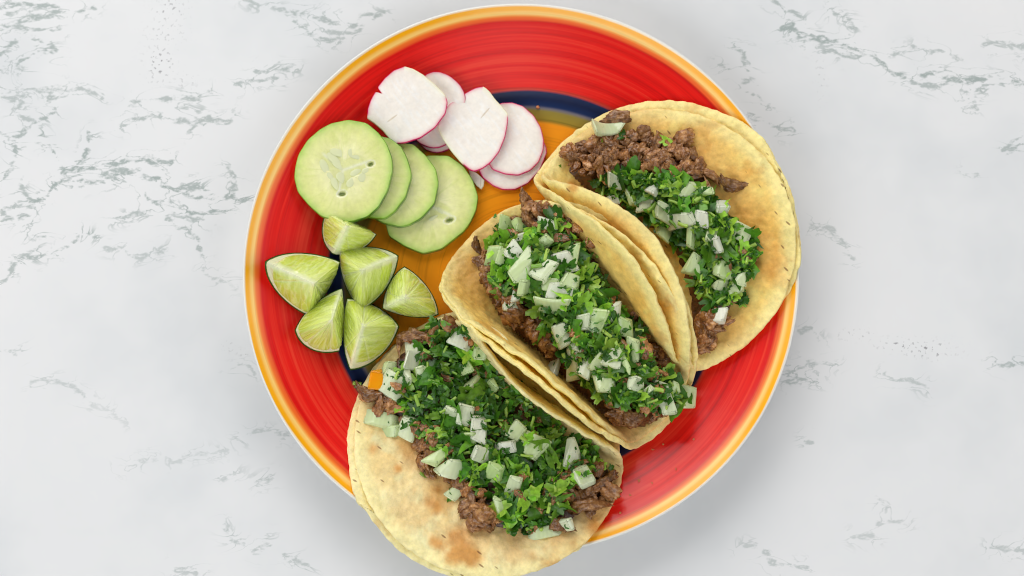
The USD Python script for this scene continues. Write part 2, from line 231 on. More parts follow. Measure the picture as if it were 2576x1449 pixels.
# ------------------------------------------------------------------ the setting: marble tabletop
VEINS = [  # (strength, points on the plan)
 (.9, [(0,20),(60,10),(150,15)]), (.9, [(0,65),(50,50),(100,35),(170,30),(240,15)]), (.8, [(0,72),(70,70),(150,74)]), (.8,[(10,40),(60,28),(110,8)]),
 (.9, [(0,145),(30,110),(60,90),(110,110),(140,132),(90,140),(40,168),(75,178)]), (.7,[(0,175),(15,172)]), (.7, [(0,235),(50,228),(100,225),(130,215),(170,225),(210,232),(255,243)]),
 (.7, [(20,255),(60,245),(40,280),(80,300)]), (.9, [(130,285),(80,310),(40,335),(30,345),(38,390),(20,420),(0,440)]), (.9, [(0,340),(30,350),(50,330)]), (.8,[(125,215),(118,240),(160,235)]),
 (1., [(105,345),(130,375),(155,400),(170,425),(210,405),(235,340)]), (1., [(170,425),(165,445),(120,480),(75,510)]), (1., [(165,445),(215,452),(260,455),(320,440),(400,445),(430,475),(480,490),(560,490),(630,500)]),
 (1., [(175,425),(200,420),(280,415),(350,405),(430,410)]), (.9, [(200,468),(240,450),(300,430),(350,432)]), (.9, [(460,470),(500,470),(540,488)]), (1., [(370,490),(410,515),(460,520),(500,530),(560,530)]), (.8,[(50,480),(75,500)]),
 (.8, [(330,270),(360,255),(400,245),(470,240),(530,232)]), (.8, [(310,315),(360,300),(400,290),(450,300),(480,310)]), (.7, [(450,270),(500,278)]), (.8, [(470,325),(490,308),(520,300),(560,310),(590,290)]),
 (.8, [(590,215),(620,205),(660,200),(690,200)]), (.8, [(650,175),(700,172),(740,175)]), (.8, [(290,550),(330,540),(370,525)]), (.8, [(440,540),(520,545)]), (.8, [(420,550),(470,575),(490,600),(510,640)]),
 (.8, [(580,430),(600,450),(575,490),(610,500)]), (.8, [(0,530),(30,525),(90,525)]), (.9, [(0,550),(30,552),(75,553)]), (.8, [(70,590),(110,585)]), (.8, [(10,710),(40,670),(90,620)]), (.9, [(65,650),(110,640),(160,622),(200,590),(235,598)]),
 (.6, [(270,620),(300,625),(330,642),(390,640),(420,620)]), (.5, [(510,680),(540,700),(600,720)]), (.7, [(616,4),(680,10),(712,25)]), (.8, [(722,35),(750,31),(800,45),(825,47),(850,53),(890,54),(910,38),(940,46),(960,36)]),
 (.8, [(745,55),(770,70),(785,82),(820,95),(860,101)]), (.7, [(810,72),(850,75),(880,80),(915,65)]),
 (.8, [(1945,4),(1965,18),(1975,30),(2000,35),(2035,50)]), (1., [(1965,80),(2000,72),(2020,90),(2060,98),(2100,108),(2150,112)]), (1.,[(1985,78),(2020,84),(2080,102)]), (.8, [(2100,30),(2130,45),(2145,70)]), (.6, [(2000,95),(2060,112)]),
 (1., [(2150,112),(2180,133),(2200,140),(2230,155),(2250,180),(2300,195),(2350,190),(2420,205),(2480,190),(2530,195),(2576,203)]), (.8, [(2250,185),(2330,220),(2400,210),(2480,215),(2420,240)]), (.8,[(2080,130),(2120,135),(2170,138)]),
 (.7, [(2250,135),(2290,125),(2370,130)]), (.7, [(2400,145),(2430,148)]), (.7, [(2420,275),(2450,270),(2450,255)]), (.7, [(2480,105),(2520,112),(2576,125)]), (.7, [(2540,110),(2576,108)]), (.8, [(2525,380),(2550,360),(2576,345)]),
 (.8, [(2540,385),(2576,360)]), (.8, [(1850,112),(1870,125),(1868,160),(1885,180)]), (.7, [(1815,160),(1825,165)]), (.7, [(1870,205),(1890,195),(1910,205)]), (.7, [(1875,230),(1910,240),(1935,265)]), (.7, [(1890,290),(1930,300),(1970,330),(1995,330)]),
 (.6, [(2430,435),(2455,443)]), (.6, [(2010,840),(2040,835),(2060,850)]), (.7, [(1985,935),(2010,920),(2060,915),(2095,920)]), (.7, [(1985,960),(2010,945),(2060,957)]), (.6, [(2230,943),(2270,958),(2340,982)]),
 (.8, [(2495,915),(2530,918),(2576,915)]), (.6, [(2030,1110),(2045,1118)]), (.6, [(2205,1258),(2230,1275)]), (.5, [(2210,1320),(2285,1320)]), (.5, [(2150,1353),(2200,1352)]), (.5, [(1860,1380),(1900,1375)]),
 (.6, [(1930,1395),(1960,1425),(2020,1428)]), (.6, [(2490,1373),(2540,1380),(2576,1390)]), (.6, [(2040,560),(2100,590),(2150,660)]), (.6, [(0,880),(50,878)]), (.5, [(70,960),(110,950),(170,970),(230,1010)]), (.3, [(230,1010),(320,1060)]),
 (.5, [(580,940),(620,920),(640,935)]), (.5, [(600,1100),(660,1085),(720,1095)]), (.4, [(430,1155),(500,1145),(570,1130)]), (.5, [(560,1200),(600,1195)]), (.6, [(650,1210),(690,1195)]), (.6, [(560,1330),(590,1370),(640,1385),(680,1360)]),
 (.6, [(440,1430),(500,1440)]), (.6, [(710,1390),(780,1430)]), (.4, [(310,1180),(380,1150)]),
]
SPECK = [(1., 400, 160, 32, 38), (.75, 425, 25, 36, 30), (.45, 468, 205, 25, 18), (.45, 415, 80, 45, 30), (.95, 2340, 880, 55, 20), (.8, 2265, 868, 50, 16), (.55, 2150, 842, 40, 12), (.5, 575, 872, 18, 12), (.5, 612, 888, 14, 8), (.3, 2065, 190, 14, 60)]
def build_table():
    fx = np.linspace(-.285, .285, 560); fy = np.linspace(-.175, .175, 340)
    gx = np.concatenate([np.linspace(-.75, -.29, 24), fx, np.linspace(.29, .75, 24)]); gy = np.concatenate([np.linspace(-.5, -.18, 20), fy, np.linspace(.18, .5, 20)])
    X, Y = np.meshgrid(gx, gy, indexing='ij')
    pts = np.stack([X, Y, 0 * X], -1).reshape(-1, 3)
    q = proj(pts)
    wx = (fbm(np.c_[q / 55, q[:, :1] * 0], 4, 5) - .5) * 34; wy = (fbm(np.c_[q / 55, q[:, :1] * 0], 4, 9) - .5) * 34
    qq = q + np.stack([wx, wy], -1)
    rng = np.random.default_rng(3)
    veins = list(VEINS)
    for k in range(46):                    # the slab goes on in the same way beyond the picture
        while True:
            a = np.array([rng.uniform(-2200, 4800), rng.uniform(-1700, 3200)])
            if not (-80 < a[0] < 2656 and -80 < a[1] < 1530): break
        pl = [a]
        for j in range(rng.integers(3, 7)): pl.append(pl[-1] + np.array([rng.uniform(25, 70) * (-1 if a[0] < 1288 else 1), rng.normal(0, 22)]))
        veins.append((rng.uniform(.4, 1), pl))
    best = np.full(len(q), 1e3); stren = np.zeros(len(q))
    for s, pl in veins:
        pl = np.array(pl, float)
        for a, b in zip(pl[:-1], pl[1:]):
            lo, hi = np.minimum(a, b) - 70, np.maximum(a, b) + 70
            idx = np.where((qq > lo).all(1) & (qq < hi).all(1))[0]
            if not len(idx): continue
            w = qq[idx]; ab = b - a; t = np.clip((w - a) @ ab / max(ab @ ab, 1e-9), 0, 1)
            d = np.hypot(*(w - a - t[:, None] * ab).T)
            m = d < best[idx]
            best[idx[m]] = d[m]; stren[idx] = np.maximum(stren[idx], s * np.exp(-(d / 22) ** 2))
    d_mm = np.minimum(best * S * 1000, 40)
    speck = np.zeros(len(q))
    for s, cx, cy, rx, ry in SPECK: speck = np.maximum(speck, s * np.exp(-((q[:, 0] - cx) / rx) ** 2 - ((q[:, 1] - cy) / ry) ** 2))
    vein = np.stack([d_mm, np.clip(stren, 0, 1), speck], -1)
    nx, ny = len(gx), len(gy)
    f = grid_faces(nx, ny)
    # rim and underside of the slab
    loop = [i * ny for i in range(nx)] + [(nx - 1) * ny + j for j in range(1, ny)] + [i * ny + ny - 1 for i in range(nx - 2, -1, -1)] + [j for j in range(ny - 2, 0, -1)]
    n0 = len(pts); low = pts[loop] - [0, 0, .03]
    pts2 = np.vstack([pts, pts[loop], low]); L = len(loop); k = np.arange(L)
    side = np.stack([n0 + k, n0 + L + k, n0 + L + (k + 1) % L, n0 + (k + 1) % L], -1)
    c = len(pts2); pts2 = np.vstack([pts2, [[0, 0, -.03]]])
    cap = np.stack([n0 + L + k, np.full(L, c), n0 + L + (k + 1) % L], -1)
    vein2 = np.vstack([vein, np.tile([40, 0, 0], (len(pts2) - len(pts), 1))])
    obj('marble_tabletop', (pts2, np.vstack([tri(f), tri(side), cap])), 'marble', smooth=False, prim={'vein': vein2}, kind='structure', label='pale grey veined marble tabletop under the plate', cat='tabletop')
build_table()

# ------------------------------------------------------------------ plate
ZR = 0.0265
PC = P(1310, 682, ZR); PR = 707 * np.linalg.norm(P(1813, 701, ZR) - P(1313, 701, ZR)) / 500
PROF_IN = [(0, .0075), (.060, .0075), (.084, .0079), (.092, .0088), (.100, .0107), (.112, .0146), (.124, .0190), (.132, .0222), (.1365, .0246), (.1385, .0260)]
_s = PR / .1405
_pr = PchipInterpolator([p[0] * _s for p in PROF_IN], [p[1] for p in PROF_IN])
def plate_z(x, y): return float(_pr(min(math.hypot(x - PC[0], y - PC[1]), .1385 * _s)))
def build_plate():
    t = thing('plate', 'round hand painted ceramic plate with a red band, blue and olive rings and orange centre', 'plate', (PC[0], PC[1], 0))
    NA = 360; th = np.linspace(0, 2 * np.pi, NA, endpoint=False)
    def revolve(rs, zs):
        rs, zs = np.asarray(rs), np.asarray(zs)
        wob = 1 + .0012 * np.sin(3 * th + 1) + .0008 * np.sin(7 * th)
        R = rs[:, None] * wob[None]
        v = np.stack([PC[0] + R * np.cos(th), PC[1] + R * np.sin(th), np.broadcast_to(zs[:, None], R.shape)], -1).reshape(-1, 3)
        off = np.stack([v[:, 0] - PC[0], v[:, 1] - PC[1]], -1); r = np.hypot(*off.T)
        w = np.clip((.92 - r / PR) / .18, 0, 1)[:, None] * np.array([.002, -.0035])[None]
        o2 = off - w; rr = np.hypot(*o2.T); rad = np.stack([rr / PR, o2[:, 0] / np.maximum(rr, 1e-6), o2[:, 1] / np.maximum(rr, 1e-6)], -1)
        return v, tri(grid_faces(len(rs), NA, True)), rad
    r = np.concatenate([np.linspace(.0005, .084, 40), np.linspace(.0855, .1385, 60)]) * _s
    v, f, rad = revolve(r, _pr(r)); obj('painted_dish', (v, f), 'painted_glaze', t, prim={'rad': rad})
    a = np.linspace(np.pi / 2 - .25, -np.pi / 2, 12); cr, cz = .1385 * _s, .0248
    lr, lz = cr + .0009 * _s * np.cos(a) + .0001, cz + .0013 * np.sin(a)
    lr[0], lz[0] = .1384 * _s, .0259
    v, f, rad = revolve(lr, lz); obj('rim_edge', (v, f), 'white_glaze', t)
    v, f, rad = revolve(np.array([.1380, .1355, .125, .110, .098, .090, .0895, .088, .0875, .086, .04, .0005]) * _s, [.0232, .0205, .0152, .0100, .0066, .0045, .0005, 0.0003, .0005, .0035, .0045, .0045])
    obj('underside', (v, f), 'white_glaze', t)
    return t
build_plate()

# ------------------------------------------------------------------ slices: a slab with a given outline, rings towards its middle
Z1 = lambda pts: [(644 + .3 * x, 128.8 + .3 * y) for x, y in pts]
Z2 = lambda pts: [(644 + .3 * x, 515.2 + .3 * y) for x, y in pts]
def resample(pl, n, smooth=0.0, corners=None):
    pl = np.array(pl, float); c = np.vstack([pl, pl[:1]]); s = np.r_[0, np.cumsum(np.hypot(*np.diff(c, axis=0).T))]
    u = np.linspace(0, s[-1], n, endpoint=False)
    out = np.stack([np.interp(u, s, c[:, 0]), np.interp(u, s, c[:, 1])], -1)
    if smooth: out = np.stack([gaussian_filter1d(out[:, k], smooth, mode='wrap') for k in (0, 1)], -1)
    return out, u / s[-1]
def slab(outline_px, zc, tilt, thick, n=150, rings=26, smooth=1.5, bev=.0005, warp=0.0, seed=0, mid=None):
    """tilt = (dz/dx, dz/dy). Returns world v, f, and per vertex (top flag, ring fraction, outline fraction)."""
    o, u = resample(outline_px, n, smooth)
    w = np.array([P(x, y, zc)[:2] for x, y in o]); c = P(*mid, zc)[:2] if mid else w.mean(0)
    rho = 1 - (1 - np.linspace(0, 1, rings)) ** 1.0
    rho = np.r_[np.linspace(0.02, .82, rings - 8), np.linspace(.85, 1, 8)]
    rad = np.linalg.norm(w - c, axis=1)
    def zpl(q): return zc + (q - c) @ np.array(tilt) + warp * (fbm(np.c_[q * 90, q[:, :1] * 0 + seed], 3, seed) - .5)
    V, T = [], []
    for r in rho:
        q = c + (w - c) * (r - bev / rad * (r >= 1))[:, None]
        V.append(np.c_[q, zpl(q)]); T.append(np.c_[np.ones(n), np.full(n, r), u])
    for k, (dz, inset) in enumerate(((bev * .7, bev * .25), (bev * 1.5, 0), (thick - bev, 0), (thick, bev))):
        q = c + (w - c) * (1 - inset / rad)[:, None]
        V.append(np.c_[q, zpl(q) - dz]); T.append(np.c_[np.zeros(n) - (k > 1), np.ones(n), u])
    q = c + (w - c) * .02; V.append(np.c_[q, zpl(q) - thick]); T.append(np.c_[-np.ones(n), np.zeros(n), u])
    f = tri(grid_faces(len(V), n, True))
    v = np.vstack(V); T = np.vstack(T)
    base = len(v); v = np.vstack([v, [np.r_[c, zpl(c[None])[0]]], [np.r_[c, zpl(c[None])[0] - thick]]]); T = np.vstack([T, [[1, 0, 0], [-1, 0, 0]]])
    k = np.arange(n); k2 = (k + 1) % n; last = (len(V) - 1) * n
    f = np.vstack([f, np.stack([np.full(n, base), k, k2], -1), np.stack([np.full(n, base + 1), last + k2, last + k], -1)])
    return v, f, T, c, w

RW, RY, RP = np.array(lin(246, 238, 226)), np.array(lin(238, 236, 196)), np.array((.62, .012, .13))
def radish(outline, z, tilt, cuts, label, mid=None, thick=.0019, seed=0, cracks=(), name='radish_slice', sm_=1.2, warp=.0012):
    v, f, T, c, w = slab(outline, z, tilt, thick, n=180, smooth=sm_, bev=.00035, warp=warp, seed=seed, mid=mid)
    rad = np.linalg.norm(w - c, axis=1).mean()
    cut = np.zeros(len(v))
    for a, b in cuts: cut = np.maximum(cut, sm(a - .02, a + .005, T[:, 2]) * (1 - sm(b - .005, b + .02, T[:, 2])))
    de = (1 - T[:, 1]) * rad * 1000                                  # mm from the edge
    nz = fbm(np.c_[v[:, :2] * 260, v[:, :1] * 0 + seed], 4, seed)
    streak = fbm(np.c_[(v[:, 0] * .8 + v[:, 1] * .6) * 900, (v[:, 1] * .8 - v[:, 0] * .6) * 170, v[:, 0] * 0], 3, 7 + seed)
    col = mixc(RW, np.array((.74, .66, .60)), sm(.45, .75, nz) * .16); col = mixc(col, (.92, .90, .86), sm(.5, .75, streak) * .6)
    top = T[:, 0] > .5
    blush = np.exp(-de / .75) * (1 - cut) * top
    col = mixc(col, RP * 1.15, np.clip(blush * 1.0 + (~top) * (1 - cut), 0, 1)); col = mixc(col, RY, cut * np.exp(-de / 1.2))
    q = proj(v)
    for (x0, y0, x1, y1, wd) in cracks:
        a, b = np.array([x0, y0]), np.array([x1, y1]); ab = b - a; t = np.clip((q - a) @ ab / (ab @ ab), 0, 1)
        d = np.hypot(*(q - a - t[:, None] * ab).T); g = np.exp(-(d / (wd * (1 - abs(t - .5)))) ** 2) * top
        col = mixc(col, lin(186, 160, 120), g * .6); v[:, 2] -= g * .0001
    t = thing(name, label, 'radish slice', (c[0], c[1], z))
    sk = ((T[f, 0] < .5).all(1)) & (cut[f].mean(1) < .5) & (T[f, 1].min(1) > .9)
    obj('flesh', (v, f[~sk]), 'radish', t, prim={'col': col})
    if sk.any(): obj('skin', (v, f[sk]), 'radish', t, prim={'col': col})
    return t
def circ(cx, cy, r, n=24, ry=None, seed=0, wob=.05):
    th = np.linspace(0, 2 * np.pi, n, endpoint=False); rr = 1 + wob * np.sin(2 * th + seed) + wob * .6 * np.sin(3 * th + 2.1 * seed)
    return [(cx + r * k * math.cos(t), cy + (ry or r) * k * math.sin(t)) for t, k in zip(th, rr)]
def frac(outline, i, j):                                              # fractions of the outline between points i and j
    c = np.vstack([outline, outline[:1]]); s = np.r_[0, np.cumsum(np.hypot(*np.diff(c, axis=0).T))]; s /= s[-1]
    return (s[i], s[j])
R1 = Z1([(1250,135),(1320,155),(1400,200),(1500,280),(1590,370),(1608,430),(1590,520),(1500,640),(1380,720),(1250,760),(1150,768),(1060,660),(990,600),(930,560),(935,480),(960,410),(1000,340),(1055,358),(1018,305),(1080,230),(1160,165)])
R4 = Z1([(1910,297),(1960,340),(2010,410),(2070,470),(2115,525),(2112,600),(2090,720),(2040,840),(1970,930),(1900,980),(1830,1005),(1790,990),(1720,930),(1640,840),(1570,740),(1520,640),(1530,580),(1560,520),(1620,440),(1700,390),(1760,350),(1840,310)])
R5 = Z1([(2050,435),(2150,430),(2240,460),(2330,540),(2390,640),(2415,740),(2410,830),(2370,930),(2300,1000),(2200,1040),(2090,1030),(1980,990),(1930,900),(1910,780),(1930,640),(1970,520)])
R6 = Z1([(2435,800),(2440,850),(2380,1000),(2280,1110),(2170,1160),(2070,1160),(1990,1130),(1900,1060),(1860,980),(1880,860),(1960,780),(2100,730),(2300,710),(2410,750)])
SL = Z1([(1780,990),(1850,1020),(1915,1080),(1910,1130),(1890,1160),(1850,1130),(1800,1060)])
radish(Z1(circ(1520, 672, 185, seed=1)), .0102, (.02, 0), [], 'radish slice lowest under the two large radish slices, only its pink lower edge showing', seed=3)
radish(Z1(circ(1490, 625, 190, seed=2)), .0128, (.02, .03), [], 'half hidden radish slice in the gap between the two large slices, above another one', seed=4)
radish(Z1(circ(1545, 392, 205, ry=215, seed=0.5)), .0180, (-.02, .12), [], 'radish slice showing its round pink top behind the notched slice', seed=5)
radish(R6, .0104, (.0, .0), [], 'flat radish slice on the orange plate centre, beneath the other slices near the right taco', seed=6)
radish(R5, .0130, (-.02, .03), [], 'round radish slice with pink edge overlapped on its left, beside the right taco', seed=7)
radish(R4, .0172, (.03, .05), [frac(R4, 0, 4), frac(R4, 12, 15)], 'radish slice with a straight cut corner lying on top in the middle of the radishes', seed=8, cracks=[(*Z1([(1890, 555)])[0], *Z1([(1955, 480)])[0], 2.2)])
radish(R1, .0232, (.02, .10), [frac(R1, 0, 4), frac(R1, 10, 13)], 'large notched radish slice above the cucumber, topmost at the left', seed=9, sm_=.7, cracks=[(*Z1([(1105, 592)])[0], *Z1([(1180, 535)])[0], 2.2)])
radish(SL, .0098, (0, 0), [(0, 1)], 'small radish sliver with a red streak on the orange plate centre', seed=10, thick=.001, cracks=[(*Z1([(1885, 1060)])[0], *Z1([(1882, 1140)])[0], 1.2)], name='radish_sliver', sm_=.8)

# cucumbers -----------------------------------------------------------
C1 = Z1([(780,575),(930,605),(1030,690),(1100,780),(1145,900),(1150,1010),(1110,1170),(1030,1310),(940,1390),(800,1430),(660,1420),(540,1380),(430,1280),(340,1170),(310,1050),(320,960),(345,860),(430,730),(530,650),(630,600)])
C4 = Z1([(1450,870),(1620,875),(1740,960),(1820,1080),(1865,1220),(1850,1330)]) + Z2([(1800,150),(1740,230),(1560,370),(1400,410),(1250,350),(1110,260),(1085,160)]) + Z1([(1080,1300),(1100,1120),(1190,980),(1300,900)])
C2 = [(1010, 370), (1024, 396), (1033, 424), (1037, 445), (1022, 498), (995, 532), (970, 550), (938, 548), (880, 540), (830, 500), (812, 440), (830, 380), (880, 345), (940, 338), (985, 350)]
C3 = [(1000, 360), (1040, 362), (1073, 393), (1097, 426), (1104, 462), (1094, 513), (1061, 549), (1030, 566), (1005, 571), (960, 560), (910, 530), (890, 470), (900, 410), (945, 370)]
def cucumber(outline, z, tilt, label, seeds=None, holes=(), seed=0, thick=.0048, mid=None):
    v, f, T, c, w = slab(outline, z, tilt, thick, n=160, rings=40, smooth=1.1, bev=.0005, warp=.0012, seed=seed, mid=mid)
    t = thing('cucumber_slice', label, 'cucumber slice', (c[0], c[1], z))
    rad = np.linalg.norm(w - c, axis=1).mean()
    de = (1 - T[:, 1]) * rad * 1000
    top = T[:, 0] > .5; side = T[:, 0] < .5
    nz = fbm(np.c_[v[:, :2] * 220, v[:, :1] * 0 + seed], 4, seed)
    pale, mid_, green, dark = np.array(lin(242, 240, 184)), np.array(lin(222, 226, 146)), np.array(lin(160, 206, 84)), np.array(lin(72, 130, 30))
    col = mixc(pale, mid_, sm(.2, .85, T[:, 1]) * .8 + (nz - .5) * .4)
    ang = np.arctan2(v[:, 1] - c[1], v[:, 0] - c[0]); fib = fbm(np.c_[np.cos(ang) * 14, np.sin(ang) * 14, T[:, 1] * 3 + seed], 3, seed)
    col = mixc(col, lin(204, 216, 124), sm(.5, .75, fib) * .35 * top)
    col = mixc(col, green, np.exp(-((de + 1.6 * (nz - .5)).clip(0) / 2.6) ** 1.3) * .85)
    sk = mixc(np.array(lin(120, 176, 52)), dark, sm(.42, .66, fbm(np.c_[T[:, 2:3] * 26, v[:, 2:3] * 120, v[:, :1] * 0], 3, seed + 2)))
    col = np.where(side[:, None], sk, col)
    q = proj(v)
    if seeds is not None:                                            # seed cavity: three translucent lobes around the middle
        cx, cy, R, rot = seeds
        d = q - [cx, cy]; rr = np.hypot(*d.T); an = np.arctan2(d[:, 1], d[:, 0]) - rot
        lobe = R * (.72 + .28 * np.cos(3 * an))
        g = sm(1.12, .86, rr / lobe) * top
        col = mixc(col, lin(214, 220, 144), g * .65)
        spoke = np.exp(-(np.abs(np.sin(1.5 * an)) * rr / 5.5) ** 2) * g
        col = mixc(col, lin(236, 238, 206), spoke * .8); v[:, 2] -= g * .00025
    keep = np.ones(len(f), bool)
    fc = q[f].mean(1)
    for hx, hy, hr, ha, hb in holes:
        ca, sa = math.cos(ha), math.sin(ha); dx, dy = fc[:, 0] - hx, fc[:, 1] - hy
        e = ((dx * ca + dy * sa) / hr) ** 2 + ((-dx * sa + dy * ca) / (hr * hb)) ** 2
        dx, dy = q[:, 0] - hx, q[:, 1] - hy
        ev = ((dx * ca + dy * sa) / hr) ** 2 + ((-dx * sa + dy * ca) / (hr * hb)) ** 2
        hole = top * sm(1.5, .5, ev); v[:, 2] -= hole * .0016
        col = mixc(col, lin(120, 138, 62), sm(1.0, .3, ev) * top); col = mixc(col, lin(238, 240, 214), np.exp(-((ev - 1.7) / .5) ** 2) * top * .7)
    sk = (T[f, 0] < .5).all(1) & (T[f, 1].min(1) > .9)
    obj('flesh', (v, f[~sk]), 'cucumber', t, prim={'col': col}); obj('skin', (v, f[sk]), 'cucumber', t, prim={'col': col})
    return t, c
def add_seeds(t, lst, z, tilt, c):
    for (sx, sy, L, W, a) in lst:
        m = trimesh.creation.icosphere(2); V = m.vertices.copy()
        V[:, 1] *= (1 - .35 * V[:, 0]); V = V * [L * S, W * S, .00022]
        ca, sa = math.cos(-a), math.sin(-a); V[:, :2] = np.c_[V[:, 0] * ca - V[:, 1] * sa, V[:, 0] * sa + V[:, 1] * ca]
        p0 = P(sx, sy, z); p0[2] += (p0[:2] - c) @ np.array(tilt) - .00008
        obj('seed', (V + p0, m.faces), 'cucumber_seed', t)
t4, c4 = cucumber(C4, .0128, (.02, 0), 'cucumber slice lowest of the overlapping row, with half its seed core and a hole showing', seeds=(1085, 520, 55, .4), holes=[(1131, 553, 12, -.35, .55)], seed=1)
add_seeds(t4, [(1090, 548, 13, 5, -.5), (1108, 530, 12, 5, .9), (1078, 530, 12, 4.5, 1.4)], .0128, (.02, 0), c4)
cucumber(C3, .0172, (.06, .0), 'plain cucumber slice between the holed lowest slice and the thick green edged one', seed=2, mid=(985, 470))
cucumber(C2, .0215, (.10, .01), 'cucumber slice with bright green edge showing as a crescent beside the large top slice', seed=3, mid=(925, 445))
t1, c1 = cucumber(C1, .0268, (.10, .02), 'large cucumber slice topmost and leftmost, its seed core fully in view', seeds=(862, 428, 66, 1.75), holes=[(932, 412, 9, -.5, .7), (860, 487, 10, -.1, .65)], seed=4)
s1 = [(x * .3 + 644, y * .3 + 128.8, L, W, a) for x, y, L, W, a in [(700,855,26,9,.3),(845,870,24,12,.45),(660,910,26,9,.75),(580,980,26,9,1.1),(690,960,20,7,.7),(850,1010,20,7,-.5),(905,1050,17,10,-.9),(710,1060,15,10,1.2),(800,1095,16,9,-.9),(660,1110,17,8,1.2),(625,1050,14,6,1.0),(930,1000,14,6,-.4)]]
add_seeds(t1, s1, .0268, (.10, .02), c1)

# limes ----------------------------------------------------------------
def lime(apex, corners, axis, label, R=123, seed=0, za=.031, floor=None):
    rng = np.random.default_rng(100 + seed)
    A = P(*apex, za); Vv = []
    for (x, y) in corners:
        w = P(x, y, za - .014) - A; h = np.hypot(w[0], w[1]); Vv.append(np.array([w[0], w[1], -math.sqrt(max((R * S) ** 2 - h * h, (.006) ** 2))]))
    Vv = np.array(Vv)
    if np.linalg.det(Vv) > 0: order = [0, 1, 2]
    else: order = [0, 2, 1]
    Vv = Vv[order]; axis = order.index(axis)
    # skin: spherical triangle
    n = 26; B = []; idx = {}
    for i in range(n + 1):
        for j in range(n + 1 - i):
            idx[i, j] = len(B); b = np.array([i, j, n - i - j], float); B.append(b / np.linalg.norm(b))
    B = np.array(B); F = []
    for i in range(n):
        for j in range(n - i):
            F.append((idx[i, j], idx[i + 1, j], idx[i, j + 1]))
            if i + j < n - 1: F.append((idx[i + 1, j], idx[i + 1, j + 1], idx[i, j + 1]))
    skin = B @ Vv; F = np.array(F)
    dz = (skin[:, 2].min() + A[2])
    fl = plate_z(*(A[:2] + skin[skin[:, 2].argmin()][:2])) if floor is None else floor
    A = A + [0, 0, fl + .0003 - dz]
    t = thing('lime_wedge', label, 'lime wedge', (A[0], A[1], fl), None)
    pv, pf = [A + skin], [F]
    if np.dot(np.cross(skin[F[0, 1]] - skin[F[0, 0]], skin[F[0, 2]] - skin[F[0, 0]]), skin[F[0]].mean(0)) < 0: pf = [F[:, ::-1]]
    off = len(skin); fsac = []; fv, ff, fcols, foff = [], [], [], 0; tv, tf, tcol, toff = [], [], [], 0
    cen = Vv.sum(0); cw = .08 + .12 * rng.random()
    WH, PU, PU2, ME = np.array(lin(230, 236, 190)), np.array(lin(192, 208, 72)), np.array(lin(212, 224, 110)), np.array(lin(232, 240, 176))
    for a in range(3):
        b = (a + 1) % 3
        va, vb = Vv[a], Vv[b]; nrm = np.cross(va, vb); nrm /= np.linalg.norm(nrm)
        if nrm @ cen > 0: nrm = -nrm
        nr, nt = 44, 49
        rho = np.r_[np.linspace(0, .84, nr - 12), np.linspace(.86, .962, 12)]; tt = np.linspace(0, np.pi / 2, nt)
        Rr, Tt = np.meshgrid(rho, tt, indexing='ij')
        pa, pb = Rr * np.cos(Tt), Rr * np.sin(Tt)
        transverse = axis not in (a, b)
        nz = fbm(np.stack([pa * 9, pb * 9, 0 * pa + seed * 3 + a], -1), 4, seed)
        if transverse:
            st = fbm(np.stack([Tt * 26, Rr * 3.0, 0 * pa + seed + a], -1), 3, seed + 4)
            sp = np.array([.33 + .06 * rng.normal(), .68 + .06 * rng.normal()]) * np.pi / 2
            dm = np.min([np.abs(Tt - s_) * np.maximum(Rr, .05) for s_ in sp], 0)
            mem = np.exp(-(dm / .020) ** 2) * .75
            edge = .905 - .05 * np.exp(-(dm / .06) ** 2)
            core = sm(.17, .05, Rr)
            sac = np.stack([Tt * 6.5, Rr * 2.2, 0 * pa + seed * 5 + a * 9.3], -1)
        else:
            ax = pa if a == axis else pb; ot = pb if a == axis else pa               # along / across the core
            st = fbm(np.stack([ax * 30 + nz * 2.5, ot * 3.2 + nz, 0 * pa + seed + a], -1), 3, seed + 4)
            sac = np.stack([ax * 10 + ot * 2, ot * 2.0, 0 * pa + seed * 5 + a * 9.3], -1)
            core = sm(cw, .02, ot * (1 + .5 * nz) - .03 * ax)
            tip = np.exp(-(((ax - 1.0) / .26) ** 2 + (ot / .42) ** 2))
            mem = np.exp(-((ot - .62 * (ax - .1)) / .02) ** 2) * (rng.random() < .4) * .6
            edge = .912 - .16 * tip; mem = np.maximum(mem, sm(.55, .9, tip))
        pith = sm(edge - .022, edge + .012, Rr + (nz - .5) * .03)
        pulp = 1 - np.clip(pith + core + mem * .8, 0, 1)
        col = mixc(PU, PU2, .25 + .6 * sm(.35, .68, st) - .3 * sm(.4, .8, Rr)); col = mixc(col, ME, sm(.55, .75, st) * .3); col = mixc(col, ME, .55 * np.exp(-(Rr / .42) ** 2)); col = mixc(col, WH, np.clip(core + .75 * mem, 0, 1)); col = mixc(col, WH, pith)
        ed = sm(0, .10, Rr * np.minimum(Tt, np.pi / 2 - Tt))
        disp = pulp * (.0007 * sm(0, .3, Rr) + .0007 * (st - .5)) + core * .0003 + rng.normal(0, .00003, Rr.shape)
        warp = .0010 * (fbm(np.stack([pa * 2.2, pb * 2.2, 0 * pa + 7 * seed + a], -1), 2, seed) - .5) * Rr * (1 - Rr) * 4
        pts = A + pa[..., None] * va + pb[..., None] * vb + nrm * ((disp + warp) * ed)[..., None]
        q = grid_faces(nr, nt)
        q = tri(q)
        if np.dot(np.cross(pts[5, 5] - pts[4, 5], pts[4, 6] - pts[4, 5]), nrm) < 0: q = q[:, ::-1]
        # pith ring is its own part
        isp = (q // nt).min(1) >= nr - 10
        fsac.append(sac.reshape(-1, 3)); fv.append(pts.reshape(-1, 3)); ff.append(q[~isp] + foff); fcols.append(col.reshape(-1, 3)); foff += nr * nt
